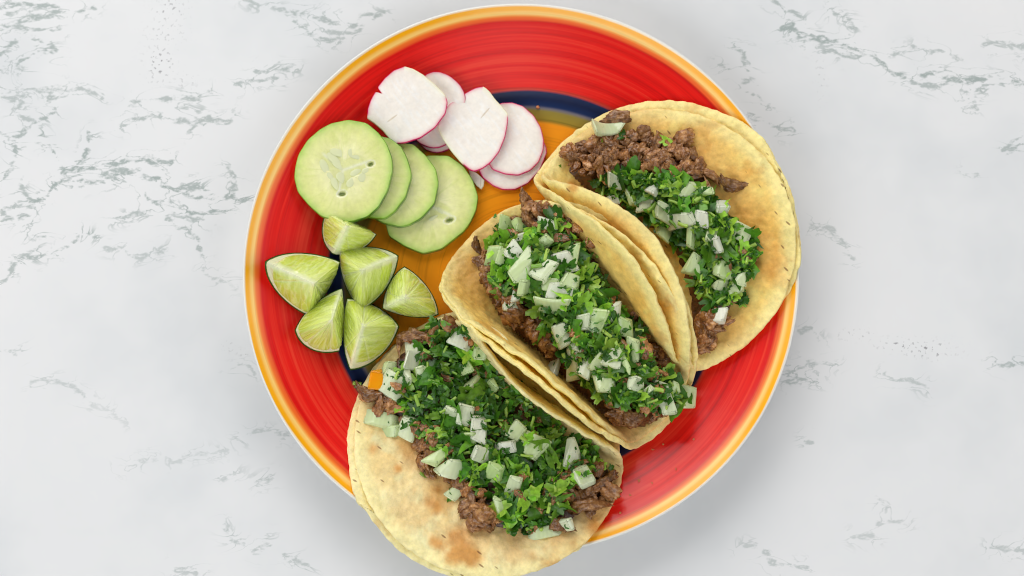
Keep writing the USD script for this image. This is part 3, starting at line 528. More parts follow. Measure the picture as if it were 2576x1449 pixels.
        tv.append(pts.reshape(-1, 3)); tf.append(q[isp] + toff); tcol.append(col.reshape(-1, 3)); toff += nr * nt
        # the cut edge of the peel
        r2 = np.array([.960, .985, 1.0]); Rr, Tt = np.meshgrid(r2, tt, indexing='ij')
        pe = A + (Rr * np.cos(Tt))[..., None] * va + (Rr * np.sin(Tt))[..., None] * vb - nrm * (np.array([0, .0001, .0004])[:, None, None])
        q = tri(grid_faces(3, nt)); q = q[:, ::-1] if np.dot(np.cross(pe[1, 5] - pe[0, 5], pe[0, 6] - pe[0, 5]), nrm) < 0 else q
        pv.append(pe.reshape(-1, 3)); pf.append(q + off); off += 3 * nt
    def compact(V, Fa, C=None):
        V, Fa = np.vstack(V), np.vstack(Fa); u, inv = np.unique(Fa, return_inverse=True)
        return V[u], inv.reshape(-1, 3), (np.vstack(C)[u] if C is not None else None)
    a_, b_, c_ = compact(fv, ff, fcols); k_ = compact(fv, ff, fsac)[2]; obj('flesh', (a_, b_), 'lime_flesh', t, prim={'col': c_, 'sac': k_})
    a_, b_, c_ = compact(tv, tf, tcol); obj('pith', (a_, b_), 'lime_pith', t, prim={'col': c_})
    a_, b_, _ = compact(pv, pf); obj('peel', (a_, b_), 'lime_peel', t, smooth=35)
lime((878, 577), [(949.6, 592.6), (841, 644), (823, 541)], 1, 'lime wedge partly covered by the large cucumber slice', seed=1, R=112)
lime((840.6, 808), [(748, 837), (864, 728.7), (855, 885)], 1, 'lower left lime wedge with a bright green fleck, beside the blue ring', seed=2, R=118)
lime((915, 825), [(1005, 821.6), (884.6, 934), (874, 752)], 1, 'lime wedge with a long white pith tip touching the bottom taco', seed=3, R=126)
lime((798, 721), [(682, 672), (859, 662), (777, 797)], 0, 'leftmost lime wedge lying on the red band, white core uppermost', seed=4, R=130)
lime((915, 683), [(853.5, 633.5), (1004, 646), (909.6, 782)], 1, 'middle lime wedge below the cucumber with spoked segments around its white core', seed=5, R=122)
lime((1020, 751), [(1019, 673), (962, 776), (1104.5, 794)], 1, 'rightmost lime wedge touching the middle taco', seed=6, R=112)

# ------------------------------------------------------------------ tacos
TH = .0022
class Tort:
    def __init__(s, anchor, z, ang, r, knots, s0, flip=1, seed=0, off=0.0, dx=0.0, ds=0.0, sag=0.0, zlift=None):
        """anchor: plan point of (x=0, s=s0) at height z; ang: direction of the fold on the plan (degrees, clockwise); knots: (s, slope at x=-r, 0, +r) in plan units/degrees."""
        a = math.radians(ang); s.r = r * S
        s.ex = np.array([math.cos(a), -math.sin(a), 0]); en = np.array([math.sin(a), -math.cos(a)]) * flip           # plan direction of +s
        s.en = np.array([en[0], -en[1], 0]); s.A = P(*anchor, z)
        ks = np.array([k[0] for k in knots], float) * S
        s.ss = np.linspace(-1.12 * s.r, 1.12 * s.r, 260); tabs = []
        for c in (1, 2, 3):
            th = PchipInterpolator(ks, np.radians([k[c] for k in knots]))(np.clip(s.ss, ks[0], ks[-1])); th = gaussian_filter1d(th, 5, mode='nearest')
            tabs.append(th)
        s.tabs = tabs; s.s0 = s0 * S; s.seed, s.off, s.dx, s.ds, s.sag, s.zlift = seed, off, dx * S, ds * S, sag, zlift
    def mid(s, x, q):
        """position of the middle surface at fold coordinate x and arc q (arrays)."""
        xr = np.clip(x / s.r, -1, 1); wts = [np.clip(-xr, 0, 1), 1 - np.abs(xr), np.clip(xr, 0, 1)]
        wts[0], wts[2] = wts[0] ** 1.3, wts[2] ** 1.3; wts[1] = 1 - wts[0] - wts[2]
        ds = s.ss[1] - s.ss[0]; N = Z = 0; TN = TZ = 0
        k = (q - s.ss[0]) / ds; k0 = (s.s0 - s.ss[0]) / ds
        # blend slopes, then integrate on a table over xr
        XR = np.linspace(-1, 1, 41); W0, W2 = np.clip(-XR, 0, 1) ** 1.3, np.clip(XR, 0, 1) ** 1.3
        T = W0[:, None] * s.tabs[0] + (1 - W0 - W2)[:, None] * s.tabs[1] + W2[:, None] * s.tabs[2]
        cn, cz = np.cumsum(np.cos(T), 1) * ds, np.cumsum(np.sin(T), 1) * ds
        i0 = int(round(k0)); cn -= cn[:, i0:i0 + 1]; cz -= cz[:, i0:i0 + 1]
        co = np.stack([(xr + 1) * 20, k]); g = lambda t: map_coordinates(t, co.reshape(2, -1), order=1, mode='nearest').reshape(np.shape(x))
        N, Z = g(cn), g(cz) + s.sag * xr ** 2
        if s.zlift is not None: Z = Z + s.zlift(x / S, q / S)
        return s.A + s.ex * x[..., None] + s.en * N[..., None] + np.array([0, 0, 1.]) * Z[..., None]
    clear = 0.0
    def rest_on_plate(s, m):
        r = np.hypot(m[..., 0] - PC[0], m[..., 1] - PC[1]); zp = _pr(np.minimum(r, .1385 * _s)) + s.clear + .0012 * sm(.13, .1385, r / _s)
        k = .0012; d = (m[..., 2] - zp) / k
        m = m.copy(); m[..., 2] = zp + k * np.where(d > 20, d, np.log1p(np.exp(np.minimum(d, 20)))); return m
    def build(s, nr=80, na=340):
        th = np.linspace(0, 2 * np.pi, na, endpoint=False)
        rho = np.r_[np.linspace(0.002, .93, nr - 14), 1 - .07 * (1 - np.linspace(0, 1, 15)[1:]) ** 1.6]
        cyc = np.stack([np.cos(th), np.sin(th)], -1)
        rim = s.r * (1 + .012 * (fbm(np.c_[cyc * 1.6, 0 * th + s.seed], 3, s.seed) - .5) * 2 + .013 * (fbm(np.c_[cyc * 24, 0 * th + s.seed], 2, s.seed + 1) - .5))
        x = rho[:, None] * rim[None] * np.cos(th) + s.dx; q = rho[:, None] * rim[None] * np.sin(th) + s.ds
        md = lambda a_, b_: s.rest_on_plate(s.mid(a_, b_))
        s.clear = .0045 if s.off == 0 else .0050
        m = md(x, q); e = .0004
        tx, ts = md(x + e, q) - md(x - e, q), md(x, q + e) - md(x, q - e)
        n = np.cross(tx, ts); n /= np.linalg.norm(n, axis=-1, keepdims=True)
        flip = np.sign((n * np.array([0, 0, 1])).mean(-1).sum()); n = n * (1 if flip >= 0 else -1)
        if s.orient < 0: n = -n
        X3 = np.stack([x, q, 0 * x + s.seed * .37], -1)
        d = .0022 * (fbm(X3 * 55, 3, s.seed) - .5) + .0017 * (fbm(X3 * 170, 3, s.seed + 2) - .5) + .0034 * (fbm(np.stack([np.broadcast_to(cyc[:, 0] * 5.5, x.shape), np.broadcast_to(cyc[:, 1] * 5.5, x.shape), x * 0 + s.seed], -1), 3, s.seed + 3) - .5) * rho[:, None] ** 8
        m = m + n * (d + s.off)[..., None]
        fine = .0013 * (fbm(X3 * 420, 3, s.seed + 5) - .5)
        half = TH / 2 * np.sqrt(np.clip(1 - ((rho - .955) / .045).clip(0) ** 2, 0, 1)) ** .8
        half[-1] = 0
        thick = 1 + .12 * sm(.78, .93, rho)[:, None] + .35 * (fbm(X3 * 120, 2, s.seed + 7) - .5)
        up = m + n * (half[:, None] * thick + fine * (half[:, None] > 0))[..., None]; dn = m - n * (half[:, None] * thick)[..., None]
        f = tri(grid_faces(nr, na, True)); nv = nr * na
        v = np.vstack([up.reshape(-1, 3), dn.reshape(-1, 3)]); f1, f2 = f, f[:, ::-1] + nv
        fn = np.cross(v[f1[5000, 1]] - v[f1[5000, 0]], v[f1[5000, 2]] - v[f1[5000, 0]])
        if fn @ n.reshape(-1, 3)[f1[5000, 0]] < 0: f1, f2 = f1[:, ::-1], f2[:, ::-1]
        rest = np.concatenate([X3.reshape(-1, 3), X3.reshape(-1, 3) + [0, 0, .05]])
        rr = np.concatenate([np.broadcast_to(rho[:, None], x.shape).ravel()] * 2)
        s.top, s.nrm = up, n
        vf = np.vstack([f1, f2]); keep = np.r_[np.arange(nv), np.arange(nv)]          # weld the two faces at the rim
        w = np.arange(2 * nv); w[nv + (nr - 1) * na:] = np.arange((nr - 1) * na, nv)
        return v, w[vf], rest, rr
    orient = 1

BASE1 = lin(226, 184, 120)
TOAST = lin(206, 128, 36)
def tort_mesh(T, parent, base, edge, spots=(), seed=0, mott=1.0, grease=()):
    v, f, rest, rr = T.build()
    n1 = fbm(rest * 45, 4, 11 + seed); n2 = fbm(rest * 150, 4, 23 + seed)
    col = mixc(np.array(base), np.array(base) * [.90, .77, .58], sm(.46, .72, n1) * .8 * (.5 + .5 * mott)); col = mixc(col, np.minimum(np.array(base) * [1.12, 1.16, 1.3], .9), sm(.5, .75, n2) * .6)
    col = mixc(col, edge, sm(.86, .97, rr) * .85)
    n3 = fbm(rest * 420, 4, 41 + seed); hot = sm(.60, .72, fbm(rest * 70, 3, 31 + seed) + (n3 - .5) * .35) * .45 * mott
    q = proj(v)
    for (x, y, r, a) in spots:
        d = np.hypot(q[:, 0] - x, q[:, 1] - y) / r; g = np.exp(-d ** 2) * a
        hot = np.maximum(hot, sm(.15, .75, g + (n2 - .5) * 1.2 * g + (n1 - .5) * .8 * g + (n3 - .5) * .9 * g))
    gr = np.zeros(len(q))
    for (x, y, r, a) in grease: gr = np.maximum(gr, a * np.exp(-(np.hypot(q[:, 0] - x, q[:, 1] - y) / r) ** 2))
    col = mixc(col, lin(218, 152, 76), gr * (.6 + .8 * (n1 - .3)).clip(0, 1))
    col = mixc(col, TOAST, np.clip(hot, 0, 1) * .74)
    return obj('tortilla', (v, f), 'tortilla', parent, prim={'col': col, 'rest': rest})

# height map of what lies on the plate, for stacking the fillings
CELL = .0005; HX0, HY0, HNX, HNY = -.16, -.17, 680, 640
def hidx(x, y): return int((x - HX0) / CELL), int((y - HY0) / CELL)
def rasterize(T):
    """floor made by the inner face of a tortilla where it faces up."""
    H = np.full((HNX, HNY), np.nan)
    up = T.top
    for k in range(3):
        pass
    g = up; fine = [g, (g[1:] + g[:-1]) / 2, (g + np.roll(g, 1, 1)) / 2]
    nz = [T.nrm[..., 2], T.nrm[1:, :, 2], T.nrm[..., 2]]
    for p_, z_ in zip(fine, nz):
        p = p_.reshape(-1, 3)[z_.ravel() > .22]
        ix = ((p[:, 0] - HX0) / CELL).astype(int); iy = ((p[:, 1] - HY0) / CELL).astype(int)
        ok = (ix >= 0) & (ix < HNX) & (iy >= 0) & (iy < HNY)
        o = np.argsort(-p[ok, 2]); H[ix[ok][o], iy[ok][o]] = p[ok, 2][o]
    miss = np.isnan(H); idx = distance_transform_edt(miss, return_distances=False, return_indices=True)
    return gaussian_filter(H[tuple(idx)], 1.5), distance_transform_edt(miss) * CELL
def poly_mask(poly, z):
    from PIL import Image, ImageDraw
    pts = [((p[0] - HX0) / CELL, (p[1] - HY0) / CELL) for p in (P(x, y, z) for x, y in poly)]
    im = Image.new('L', (HNX, HNY)); ImageDraw.Draw(im).polygon(pts, fill=255)
    return np.asarray(im).T > 0

def rotm(rx, ry, rz):
    cx, sx, cy, sy, cz, sz = math.cos(rx), math.sin(rx), math.cos(ry), math.sin(ry), math.cos(rz), math.sin(rz)
    return np.array([[cz, -sz, 0], [sz, cz, 0], [0, 0, 1]]) @ np.array([[cy, 0, sy], [0, 1, 0], [-sy, 0, cy]]) @ np.array([[1, 0, 0], [0, cx, -sx], [0, sx, cx]])
_r = np.random.default_rng(5)
MEAT = []
for k in range(18):
    m = trimesh.creation.icosphere(3); v = m.vertices.copy()
    a = fbm(v * 1.3 + k * 7, 3, k) - .5; b = fbm(v * 3.4 + k * 3, 3, k + 50) - .5; c = fbm(v * [2, 9, 9] + k, 2, k + 90) - .5
    v = v * (1 + 1.5 * a + .75 * b + .10 * c)[:, None]
    L, W, Hh = [(1.0, .68, .5), (1.25, .48, .42), (.85, .78, .5)][k % 3]
    v = v * [L, W, Hh]; v[:, 1] += _r.normal(0, .35) * v[:, 0] ** 2; v[:, 2] += _r.normal(-.05, .15) * v[:, 0] ** 2
    MEAT.append((v - v.mean(0), m.faces))
def leaf_shape(rng):
    n = 30; ph = np.linspace(0, 2 * np.pi, n, endpoint=False); nl = rng.integers(3, 6)
    r = .50 + .5 * np.abs(np.cos(nl * ph / 2 + rng.uniform(0, 3))) ** .7; r *= 1 + .16 * np.sin(ph * 9 + rng.uniform(0, 6)) * rng.uniform(.4, 1) + rng.normal(0, .05, n)
    o = np.stack([r * np.cos(ph) * rng.uniform(.9, 1.35), r * np.sin(ph) * rng.uniform(.55, .95)], -1)
    for _ in range(rng.integers(0, 3)):                               # straight knife cuts
        a = rng.uniform(0, 6.28); nn = np.array([math.cos(a), math.sin(a)]); c = rng.uniform(.15, .55); d = o @ nn - c; o = o - np.clip(d, 0, None)[:, None] * nn
    o = o - o.mean(0)
    rings = [o * s_ for s_ in (.33, .68, 1.0)]; v2 = np.vstack([[[0, 0]]] + rings)
    z = rng.normal(0, .35) * v2[:, 0] ** 2 + rng.normal(0, .45) * v2[:, 1] ** 2 + rng.choice([0, 1, 1]) * rng.uniform(-.75, .75) * np.abs(v2[:, 1]) + .18 * (noise(np.c_[v2 * 3, v2[:, :1] * 0 + rng.uniform(0, 50)]) - .5)
    k = np.arange(n); k2 = (k + 1) % n; f = [np.stack([0 * k, 1 + k, 1 + k2], -1)]
    for q in range(2): a0, b0 = 1 + q * n, 1 + (q + 1) * n; f += [np.stack([a0 + k, b0 + k, b0 + k2], -1), np.stack([a0 + k, b0 + k2, a0 + k2], -1)]
    return np.c_[v2, z], np.vstack(f)
_l = np.random.default_rng(8)
LEAF = [leaf_shape(_l) for _ in range(60)]
def stem_shape(rng, L, r):
    n = 7; t = np.linspace(-.5, .5, n); c = np.stack([t * L, rng.normal(0, .22) * L * t ** 2, rng.normal(0, .2) * L * t ** 2], -1)
    a = np.linspace(0, 2 * np.pi, 8, endpoint=False); v = []
    for k in range(n): v.append(c[k] + r * (1 + .1 * math.sin(3 * k)) * np.stack([0 * a, np.cos(a), np.sin(a)], -1))
    v = np.vstack(v + [c[:1], c[-1:]]); f = tri(grid_faces(n, 8, True)); k = np.arange(8); k2 = (k + 1) % 8
    f = np.vstack([f, np.stack([np.full(8, 8 * n), k2, k], -1), np.stack([np.full(8, 8 * n + 1), 8 * n - 8 + k, 8 * n - 8 + k2], -1)])
    return v, f
def onion_shape(rng, w, h, t):
    rr = min(.0009, .22 * min(w, h)); ball = trimesh.creation.icosphere(1).vertices * rr
    cor = np.array([[sx * w / 2, sy * h / 2, sz * t / 2] for sx in (-1, 1) for sy in (-1, 1) for sz in (-1, 1)])
    tap = rng.uniform(.72, 1.0); cor[:, 0] *= np.where(cor[:, 1] > 0, tap, 1); cor[:, :2] *= np.where(cor[:, 2:] < 0, rng.uniform(.8, 1.0), 1); cor[:, 0] += cor[:, 1] * rng.normal(0, .22)
    if rng.random() < .45: k_ = rng.integers(4); cor[[2 * k_, 2 * k_ + 1], :2] *= rng.uniform(.45, .8)
    cor += rng.normal(0, 1, cor.shape) * [w * .09, h * .09, t * .10]
    pts = (cor[:, None] + ball[None]).reshape(-1, 3); hull = trimesh.Trimesh(pts, ConvexHull(pts).simplices); hull.fix_normals()
    v, f = trimesh.remesh.subdivide_to_size(hull.vertices, hull.faces, .0016)
    m = trimesh.Trimesh(v, f); trimesh.smoothing.filter_taubin(m, iterations=4); rest = m.vertices.copy()
    v = m.vertices.copy(); c = rng.uniform(15, 60) * (1 if rng.random() < .8 else -1); v[:, 2] -= c * v[:, 0] ** 2 * .9; v[:, 2] += t * .05 * (noise(v * 500) - .5)
    return v, m.faces, rest

def inside(pl, c):
    r = np.zeros(len(c), bool)
    for a, b in zip(pl, np.roll(pl, -1, 0)):
        x = ((a[1] > c[:, 1]) != (b[1] > c[:, 1])); r ^= x & (c[:, 0] < (b[0] - a[0]) * (c[:, 1] - a[1]) / (b[1] - a[1] + 1e-12) + a[0])
    return r
class Pile:
    def __init__(s, tort, parent, fill, hmax, dome, seed, zp=.035, level=None):
        s.t, s.rng = parent, np.random.default_rng(seed)
        s.H, far = rasterize(tort)
        mask = poly_mask(fill, zp); d = distance_transform_edt(mask) * CELL
        add = hmax * (1 - np.exp(-d / dome))
        bed = s.H + np.where(mask, add, 0)
        if level is not None:
            lv = level[0] + level[1] * np.clip(d / .02, 0, 1); bed = np.where(mask, np.maximum(np.minimum(bed, lv), s.H + .0005), bed)
        X, Y = np.meshgrid(np.arange(HNX), np.arange(HNY), indexing='ij')
        lump = fbm(np.stack([X * .045, Y * .045, 0 * X + seed], -1), 3, seed) - .5
        bed = gaussian_filter(bed, 3); bed = np.where(mask, bed + .009 * lump * np.clip(d / .008, 0, 1), bed)
        # bed mesh
        st = 3; sub = mask[::st, ::st]; ids = -np.ones(sub.shape, int); ids[sub] = np.arange(sub.sum())
        xs, ys = HX0 + np.arange(HNX)[::st] * CELL, HY0 + np.arange(HNY)[::st] * CELL
        gx, gy = np.meshgrid(xs, ys, indexing='ij'); v = np.stack([gx[sub], gy[sub], (bed[::st, ::st] - .0015)[sub]], -1)
        a, b, c, e = ids[:-1, :-1], ids[1:, :-1], ids[1:, 1:], ids[:-1, 1:]; ok = (a >= 0) & (b >= 0) & (c >= 0) & (e >= 0)
        obj('beef_filling', (v, tri(np.stack([a[ok], b[ok], c[ok], e[ok]], -1))), 'beef_juice', parent, kind='stuff')
        s.H = np.where(mask, np.maximum(s.H, bed), s.H); s.mask = mask
    def at(s, px, py, rad, pct=65):
        z = .04
        for _ in range(4):
            p = P(px, py, z); i, j = hidx(p[0], p[1]); k = max(1, int(rad / CELL)); z = float(np.percentile(s.H[max(i - k, 0):i + k + 1, max(j - k, 0):j + k + 1], pct))
        return P(px, py, z), z
    def raise_(s, p, rad, z):
        i, j = hidx(p[0], p[1]); k = max(1, int(rad / CELL)); w = s.H[i - k:i + k + 1, j - k:j + k + 1]
        a, b = np.ogrid[-k:k + 1, -k:k + 1]; m = (a * a + b * b <= k * k)
        if w.shape == m.shape: w[m] = np.maximum(w[m], z)
    def sample(s, poly, n):
        pl = np.array(poly, float); lo, hi = pl.min(0), pl.max(0); out = []
        cand = []
        while len(out) < n:
            c = s.rng.uniform(lo, hi, (max(60, n), 2)); c = c[inside(pl, c)]
            for q in c:                                               # best candidate keeps them apart
                cand.append(q)
                if len(cand) == 4:
                    if out:
                        o = np.array(out); best = max(cand, key=lambda w: np.min(np.hypot(*(o - w).T)))
                    else: best = cand[0]
                    out.append(best); cand = []
                    if len(out) >= n: break
        return out
    def meat(s, polys, n, lo=.0026, hi=.0049, sink=.25):
        for poly, k in zip(polys, n):
            for px, py in s.sample(poly, k): s.one_meat(px, py, s.rng.uniform(lo, hi))
    def one_meat(s, px, py, sc, ang=None, var=None, sink=.3):
        v, f = MEAT[s.rng.integers(len(MEAT)) if var is None else var]
        R = rotm(s.rng.normal(0, .35), s.rng.normal(0, .3), s.rng.uniform(0, 6.28) if ang is None else -math.radians(ang))
        p, z = s.at(px, py, sc * .6, 60); hz = sc * .42
        p = p + [0, 0, hz * (1 - sink)]
        obj('beef_piece', (v * sc @ R.T + p, f), 'beef', s.t); s.raise_(p, sc * .55, p[2] + hz * .55)
    def leaves(s, pts, lo, hi, name='cilantro_leaf', joined=False, tilt=.45, pct=60):
        acc_v, acc_f, o = [], [], 0
        for px, py in pts:
            v, f = LEAF[s.rng.integers(len(LEAF))]; sc = math.exp(s.rng.uniform(math.log(lo), math.log(hi)))
            R = rotm(s.rng.normal(0, tilt), s.rng.normal(0, tilt), s.rng.uniform(0, 6.28))
            p, z = s.at(px, py, sc * .7, pct); v = v * sc @ R.T + p + [0, 0, .0007 + sc * .10]
            s.raise_(p, sc * .5, z + .0007)
            if joined: acc_v.append(v); acc_f.append(f + o); o += len(v)
            else:
                g_ = float(noise(np.array([[px / 42, py / 42, 3.3]]))[0]) + s.rng.normal(0, .13)
                obj(name, (v, f), 'cilantro_dark' if g_ < .42 else 'cilantro' if g_ < .66 else 'cilantro_light', s.t)
        if joined: obj(name, (np.vstack(acc_v), np.vstack(acc_f)), 'cilantro_bits', s.t, kind='stuff')
    def stems(s, pts):
        for px, py in pts:
            L, r = s.rng.uniform(.0024, .0062), s.rng.uniform(.0006, .00105)
            v, f = stem_shape(s.rng, L, r); R = rotm(0, s.rng.normal(0, .3), s.rng.uniform(0, 6.28)); p, z = s.at(px, py, .002, 75)
            obj('cilantro_stem', (v @ R.T + p + [0, 0, r * .9], f), 'cilantro_stem', s.t, smooth=50)
    def onions(s, lst):
        for (px, py, w, h, ang) in lst:
            w, h = w * S * .97, h * S * .97; t = min(s.rng.uniform(.0014, .0026), .7 * min(w, h))
            v, f, rest = onion_shape(s.rng, w, h, t); R = rotm(s.rng.normal(0, .4), s.rng.normal(0, .4), -math.radians(ang))
            p, z = s.at(px, py, min(w, h) * .4, 62); p = p + [0, 0, t * .42]
            rest = rest + s.rng.uniform(0, 1, 3)
            tm = trimesh.graph.smooth_shade(trimesh.Trimesh(v, f, process=False), angle=math.radians(60), facet_minarea=None)
            obj('onion_piece', (tm.vertices @ R.T + p, tm.faces), 'onion', s.t, prim={'rest': rest[0] + tm.vertices})
            s.raise_(p, min(w, h) * .45, p[2] + t * .5)
            s.onion_pts.append((px, py, min(w, h) / S))
    onion_pts = None

ZC = lambda lst, x0, y0, f: [(x0 + f * a, y0 + f * b, f * c, f * d, e) for a, b, c, d, e in lst]
ON3 = ZC([(1080,385,160,120,20),(670,470,110,100,10),(470,620,110,90,0),(690,560,210,130,5),(760,640,110,100,-25),(520,760,220,170,35),(620,700,140,90,60),(1110,620,110,100,-20),(1230,490,90,80,0),(1170,760,140,100,-30),(1320,790,130,90,-45),
          (985,980,110,110,30),(1115,1015,130,150,10),(440,1050,300,110,15),(625,1110,120,170,15),(480,1140,150,70,5),(1220,1130,120,170,20),(1655,1275,215,190,40),(1460,1280,190,70,-10),(1240,1340,170,120,15),(900,1330,110,220,25),(2020,1340,140,230,25),(1540,1140,130,130,40),(1150,1200,90,90,0)], 837, 740.6, .3006) \
    + ZC([(1020,545,180,130,10),(1360,600,130,140,20),(2090,620,120,150,-30),(1520,720,110,230,15),(1020,750,100,90,30),(1950,1010,130,90,-10),(1400,860,60,160,0),(1780,1080,250,70,-10)], 837, 1014.3, .3006)
ON2 = ZC([(710,390,130,140,20),(820,400,120,130,10),(1050,375,130,80,10),(840,490,130,60,-10),(610,650,130,170,20),(690,660,110,120,0),(780,620,140,120,30),(830,740,110,230,50),(1020,530,90,120,30),(1010,760,150,180,30),(1190,700,130,150,-15),(1250,650,100,200,5),
          (1240,850,160,110,15),(1070,890,110,70,10),(1150,950,190,150,10),(730,1060,120,80,10),(1060,1060,260,130,5),(850,900,110,100,-20),(1430,1180,220,180,15),(1600,1130,90,170,0),(1700,1230,110,140,5),(1180,1310,140,190,-20),(1270,1370,80,130,0),(1340,1200,100,110,0),(790,985,60,100,0)], 1062.6, 450.8, .3006) \
    + ZC([(640,600,100,290,20),(735,640,110,170,20),(870,610,150,130,20),(990,560,140,130,20),(1085,570,50,300,-10),(1160,510,90,180,5),(930,770,200,190,20),(1435,930,120,290,-15),(1630,900,150,160,10),(1200,780,150,80,5),(1530,820,60,90,0),(480,640,80,180,-10),(1290,840,110,40,-40)], 1255.8, 740.6, .289)
ON1 = ZC([(670,345,290,100,-5),(745,775,150,110,10),(1375,840,110,120,20),(1010,930,110,180,10),(900,900,90,160,-5),(1150,1035,130,130,25),(1290,1105,200,90,-5),(1485,1085,110,110,20),(1410,1250,160,160,10),(1085,840,80,150,20),(1560,1230,90,70,0),(1600,1300,110,130,20),
          (1780,1180,250,130,25),(1160,1210,120,90,20),(1650,980,90,90,0),(740,930,90,60,0),(1510,850,130,60,10)], 1320.2, 225.4, .3006) \
    + ZC([(1090,430,170,130,20),(860,380,130,150,10),(1030,800,150,100,-5),(1160,600,190,60,-25),(1080,545,110,60,-5),(1210,500,90,100,0)], 1481.2, 547.4, .311)

def fill_taco(pile, onions, green, meats, nmeat, extra_meat, nleaf, nstem, flecks, strays):
    pile.onion_pts = []
    pile.meat(meats, nmeat)
    for (px, py, sc, ang, var) in extra_meat: pile.one_meat(px, py, sc, ang, var, sink=.1)
    g = pile.sample(green, nleaf); h = int(nleaf * .72)
    pile.leaves(pile.sample(green, 340), .0018, .0036, 'chopped_cilantro', joined=True, pct=62)
    pile.leaves(g[:h // 2], .0030, .0060, pct=60)
    pile.leaves(g[h // 2:h], .0036, .0080, tilt=.42, pct=70)
    pile.onions(onions)
    def clear(pts, k=.24): return [q for q in pts if all(math.hypot(q[0] - a, q[1] - b) > k * c + 3 for a, b, c in pile.onion_pts)]
    pile.leaves(clear(g[h:]), .0024, .0046, tilt=.5, pct=60)
    pile.stems(clear(pile.sample(green, nstem), .3))
    pile.leaves(clear(pile.sample(meats[0], 14), .3), .0014, .0034)
    for q in strays: pile.leaves([q[:2]], q[2], q[2] * 1.1)
    fl = [(a + pile.rng.normal(0, c * .25), b + pile.rng.normal(0, c * .25)) for a, b, c in pile.onion_pts for _ in range(pile.rng.integers(0, 2))]
    pile.leaves(fl + clear(pile.sample(green, flecks)), .0013, .0028, 'chopped_cilantro', joined=True, tilt=.3, pct=70)

# --- bottom taco
def taco(name_label, base_px): 
    b = P(*base_px, .009); return thing('taco', name_label, 'taco', (b[0], b[1], .009), None)
K3 = [(-345, -9, -10, -9), (-150, -12, -13, -11), (0, -12, -12, -11), (85, -2, -2, 0), (150, 22, 55, 55), (215, 45, 98, 98), (345, 55, 104, 104)]
K3b = [(-345, -9, -10, -9), (-150, -12, -13, -11), (0, -12, -12, -11), (90, -2, -2, 0), (150, 18, 45, 45), (220, 38, 88, 88), (345, 45, 90, 90)]
t3 = taco('bottom taco lying open towards the viewer, its pale flap hanging over the plate rim', (1231, 1110))
o3 = Tort((1292, 1026), .0125, 35, 338, K3b, 100, 1, 31, off=-.0034, dx=-10, ds=-16); i3 = Tort((1292, 1026), .0125, 35, 338, K3, 100, 1, 32)
PALE, PALE_E = lin(249, 224, 162), lin(252, 236, 168)
YEL, YEL_E = lin(249, 206, 112), lin(253, 236, 158)
tort_mesh(o3, t3, PALE, PALE_E, seed=1)
tort_mesh(i3, t3, PALE, PALE_E, [(1150,1375,48,1.),(1185,1400,30,.9),(1100,1362,26,.8),(1390,1428,40,.75),(1090,1268,32,.7),(1060,1112,26,.7),(1195,1302,26,.6),(1500,1330,34,.6),(1100,1232,22,.6),(1450,1380,40,.5),(990,1400,30,.4),(1340,1400,24,.5),(940,1130,20,.5),(1000,1180,16,.6)], seed=2, mott=.5, grease=[(1050,1130,60,.8),(1120,1230,60,.8),(1200,1310,65,.8),(1300,1345,60,.8),(1400,1335,60,.8),(1500,1290,70,.9),(960,930,60,.7),(1020,870,60,.7),(1530,1220,60,.7),(930,1040,40,.5)])
# --- middle taco
K2 = [(-350, -74, -84, -84), (-150, -60, -78, -78), (-75, -22, -32, -30), (0, 0, 0, 0), (60, 12, 14, 18), (150, 46, 48, 58), (350, 56, 55, 66)]
K2b = [(-350, -72, -78, -80), (-150, -62, -78, -78), (-75, -24, -34, -32), (0, 0, 0, 0), (60, 12, 16, 20), (150, 44, 45, 56), (350, 52, 49, 62)]
t2 = taco('middle taco standing between the two others, heaped with onion and cilantro', (1430, 825))
o2 = Tort((1430, 835), .0125, 42, 340, K2b, 0, 1, 41, off=-.0031, dx=-4, ds=-6); i2 = Tort((1430, 835), .0125, 42, 338, K2, 0, 1, 42, dx=-14)
tort_mesh(o2, t2, YEL, YEL_E, seed=3); tort_mesh(i2, t2, YEL, YEL_E, [(1140,640,40,.5),(1600,780,60,.5),(1650,880,50,.6)], seed=4, grease=[(1220,590,70,.6),(1180,680,60,.6),(1600,1080,80,.9),(1480,560,60,.5)])
# --- right taco
K1 = [(-354, 14, 17, 16), (-60, 6, 8, 6), (60, 2, 2, 2), (118, 42, 42, 42), (172, 90, 96, 94), (240, 118, 128, 126), (354, 122, 134, 128)]
K1b = [(-354, 14, 17, 16), (-60, 6, 8, 6), (60, 2, 2, 2), (125, 38, 38, 38), (172, 84, 88, 88), (250, 104, 114, 112), (354, 106, 116, 112)]
K1 = [(k[0], -k[1] if k[0] < 0 else k[1], -k[2] if k[0] < 0 else k[2], -k[3] if k[0] < 0 else k[3]) for k in K1]
K1b = [(k[0], -k[1] if k[0] < 0 else k[1], -k[2] if k[0] < 0 else k[2], -k[3] if k[0] < 0 else k[3]) for k in K1b]
t1_ = taco('right taco with its yellow flap spread open over the plate rim', (1600, 640))
o1 = Tort((1600, 644), .0145, 52.6, 346, K1b, 60, -1, 51, off=-.0034, dx=-8, ds=-20); i1 = Tort((1600, 644), .0145, 52.6, 344, K1, 60, -1, 52, dx=6)
tort_mesh(o1, t1_, YEL, YEL_E, seed=5); tort_mesh(i1, t1_, YEL, YEL_E, [(1440,470,18,1.),(1745,660,22,1.),(1742,715,18,.9),(1900,560,90,.4),(1950,680,70,.4),(1780,500,70,.3)], seed=6, grease=[(1620,330,80,.7),(1760,380,80,.7),(1850,520,70,.6),(1480,350,60,.6),(1840,830,60,.6),(1920,640,60,.5),(1560,590,50,.5)])

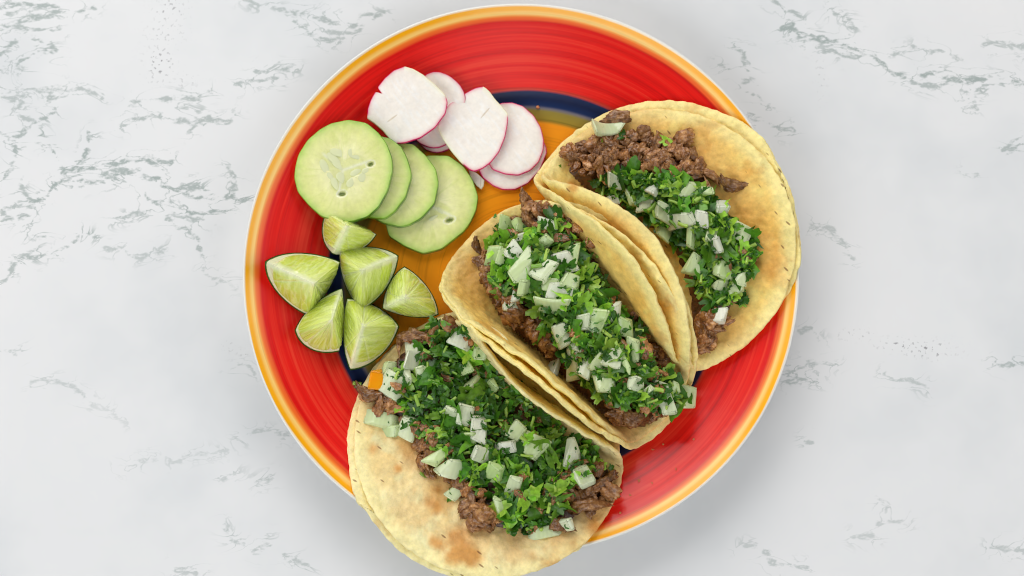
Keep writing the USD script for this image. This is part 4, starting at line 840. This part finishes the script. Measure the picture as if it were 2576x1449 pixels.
FILL3 = [(1080,815),(1130,795),(1200,850),(1240,930),(1330,1000),(1420,1080),(1500,1130),(1540,1170),(1545,1240),(1500,1275),(1440,1310),(1420,1340),(1340,1335),(1270,1340),(1190,1315),(1190,1270),(1130,1200),(1080,1190),(1050,1110),(1000,1060),(950,1035),(920,985),(950,940),(1010,870)]
GRN3 = [(1080,808),(1190,830),(1240,940),(1330,1010),(1430,1090),(1505,1130),(1500,1180),(1440,1240),(1400,1330),(1290,1340),(1240,1260),(1150,1190),(1080,1140),(1040,1070),(1000,1020),(970,970),(1040,890)]
if True:
    p3 = Pile(i3, t3, FILL3, .011, .012, 61, zp=.03)
    fill_taco(p3, ON3, GRN3, [FILL3, [(1040,1060),(1090,1080),(1170,1220),(1260,1290),(1240,1325),(1190,1315),(1130,1210),(1060,1180)], [(1400,1190),(1540,1170),(1550,1250),(1490,1290),(1380,1260)], [(1010,850),(1100,820),(1110,880),(1050,900)], [(905,975),(990,990),(1000,1040),(930,1035)]], [34, 30, 24, 5, 6],
              [(1040,850,.0060,10,1), (930,990,.0060,15,4), (1470,1272,.0072,-10,7), (1215,1300,.0058,20,2), (1530,1235,.0062,30,0)], 300, 75, 260, [(1065,1190,.003),(1130,1255,.0022),(895,970,.0016)])
_m = onion_shape(np.random.default_rng(2), .0075, .0095, .004); _p, _z = p3.at(950, 957, .002, 50)
obj('pepper_piece', (_m[0] + _p + [0, 0, .0012], _m[1]), 'orange_sauce', t3, smooth=40)
FILL2 = [(1310,520),(1365,522),(1440,548),(1500,630),(1560,745),(1630,825),(1680,930),(1735,990),(1715,1030),(1640,1065),(1550,1070),(1500,1015),(1400,915),(1330,855),(1250,775),(1212,700),(1200,630),(1245,605),(1295,560)]
GRN2 = [(1255,560),(1320,590),(1400,545),(1480,640),(1560,770),(1610,820),(1630,900),(1700,965),(1740,1000),(1660,1040),(1500,1000),(1410,905),(1360,800),(1330,760),(1250,740),(1230,640)]
if True:
    p2 = Pile(i2, t2, FILL2, .030, .010, 62, zp=.045, level=(.034, .008))
    fill_taco(p2, ON2, GRN2, [FILL2, [(1195,630),(1225,620),(1270,720),(1400,870),(1390,890),(1270,790),(1215,700)], [(1310,520),(1370,520),(1460,565),(1440,600),(1330,565)], [(1590,830),(1640,850),(1690,940),(1640,960)], [(1510,990),(1690,1020),(1640,1065),(1550,1070)]], [30, 34, 16, 14, 16],
              [(1320,505,.0045,80,1), (1200,618,.0042,70,4), (1216,672,.0048,50,1), (1300,790,.0060,35,0), (1620,880,.0066,70,7), (1590,1050,.0056,10,2)], 300, 75, 260, [(1235,605,.0032),(1245,545,.0016),(1745,990,.002)])
FILL1 = [(1420,400),(1520,310),(1620,330),(1720,350),(1790,430),(1830,500),(1870,600),(1905,660),(1870,720),(1840,800),(1790,850),(1760,900),(1752,830),(1745,740),(1700,610),(1610,540),(1540,490),(1470,455)]
GRN1 = [(1480,455),(1560,430),(1640,440),(1700,440),(1790,490),(1830,550),(1890,590),(1910,650),(1870,700),(1875,760),(1790,770),(1750,720),(1720,640),(1660,570),(1600,535),(1530,490)]
if True:
    p1 = Pile(i1, t1_, FILL1, .012, .012, 63, zp=.035)
    fill_taco(p1, ON1, GRN1, [FILL1, [(1420,390),(1500,340),(1620,340),(1750,380),(1790,450),(1700,440),(1560,430),(1470,450)], [(1760,800),(1830,790),(1800,850),(1765,900)]], [24, 66, 18],
              [(1548,303,.0062,-5,1), (1840,465,.0068,5,4), (1430,385,.0050,-50,2), (1720,352,.0056,-20,0), (1880,650,.0052,20,2)], 270, 65, 220, [(1670,355,.0048),(1590,440,.004),(1520,330,.0028),(1410,418,.0016),(1905,640,.003)])

# ------------------------------------------------------------------ loose bits on the plate
def bit(name, px, py, kind, sc, label, cat, seed, mat, group=None):
    rng = np.random.default_rng(seed); p = P(px, py, .015); p = P(px, py, plate_z(p[0], p[1])); R = rotm(rng.normal(0, .1), rng.normal(0, .1), rng.uniform(0, 6.28))
    if kind == 'stem': v, f = stem_shape(rng, sc * 4, sc)
    elif kind == 'leaf': v, f = LEAF[seed % 60]; v = v * sc
    else: v, f = MEAT[seed % 18]; v = v * sc
    v = v @ R.T; v = v + p - [0, 0, v[:, 2].min() - .0001]
    obj(name, (v, f), mat, None, label=label, cat=cat, group=group)
bit('loose_stem', 899, 966, 'stem', .0011, 'short olive green cilantro stem on the blue ring beside the bottom taco', 'cilantro stem', 4, 'cilantro_stem')
bit('cilantro_leaf', 1747, 988, 'leaf', .0019, 'tiny cilantro leaf on the red band by the tip of the middle taco', 'cilantro leaf', 7, 'cilantro')
for k_, (x_, y_, r_) in enumerate([(1607, 1209, .0007), (1642, 1131, .0006), (1668, 1118, .0005), (1585, 1245, .0005), (1700, 1180, .0005), (1560, 1290, .0006), (1745, 1105, .0005), (1640, 1215, .0004)]):
    bit('food_crumb', x_, y_, 'meat', r_, 'tiny orange food crumb on the red band at the lower right of the plate', 'crumb', 3 + k_, 'crumb', group='crumbs on the red band')
bit('food_crumb', 1353, 271, 'meat', .0009, 'tiny tan crumb on the olive ring above the radishes', 'crumb', 5, 'crumb')
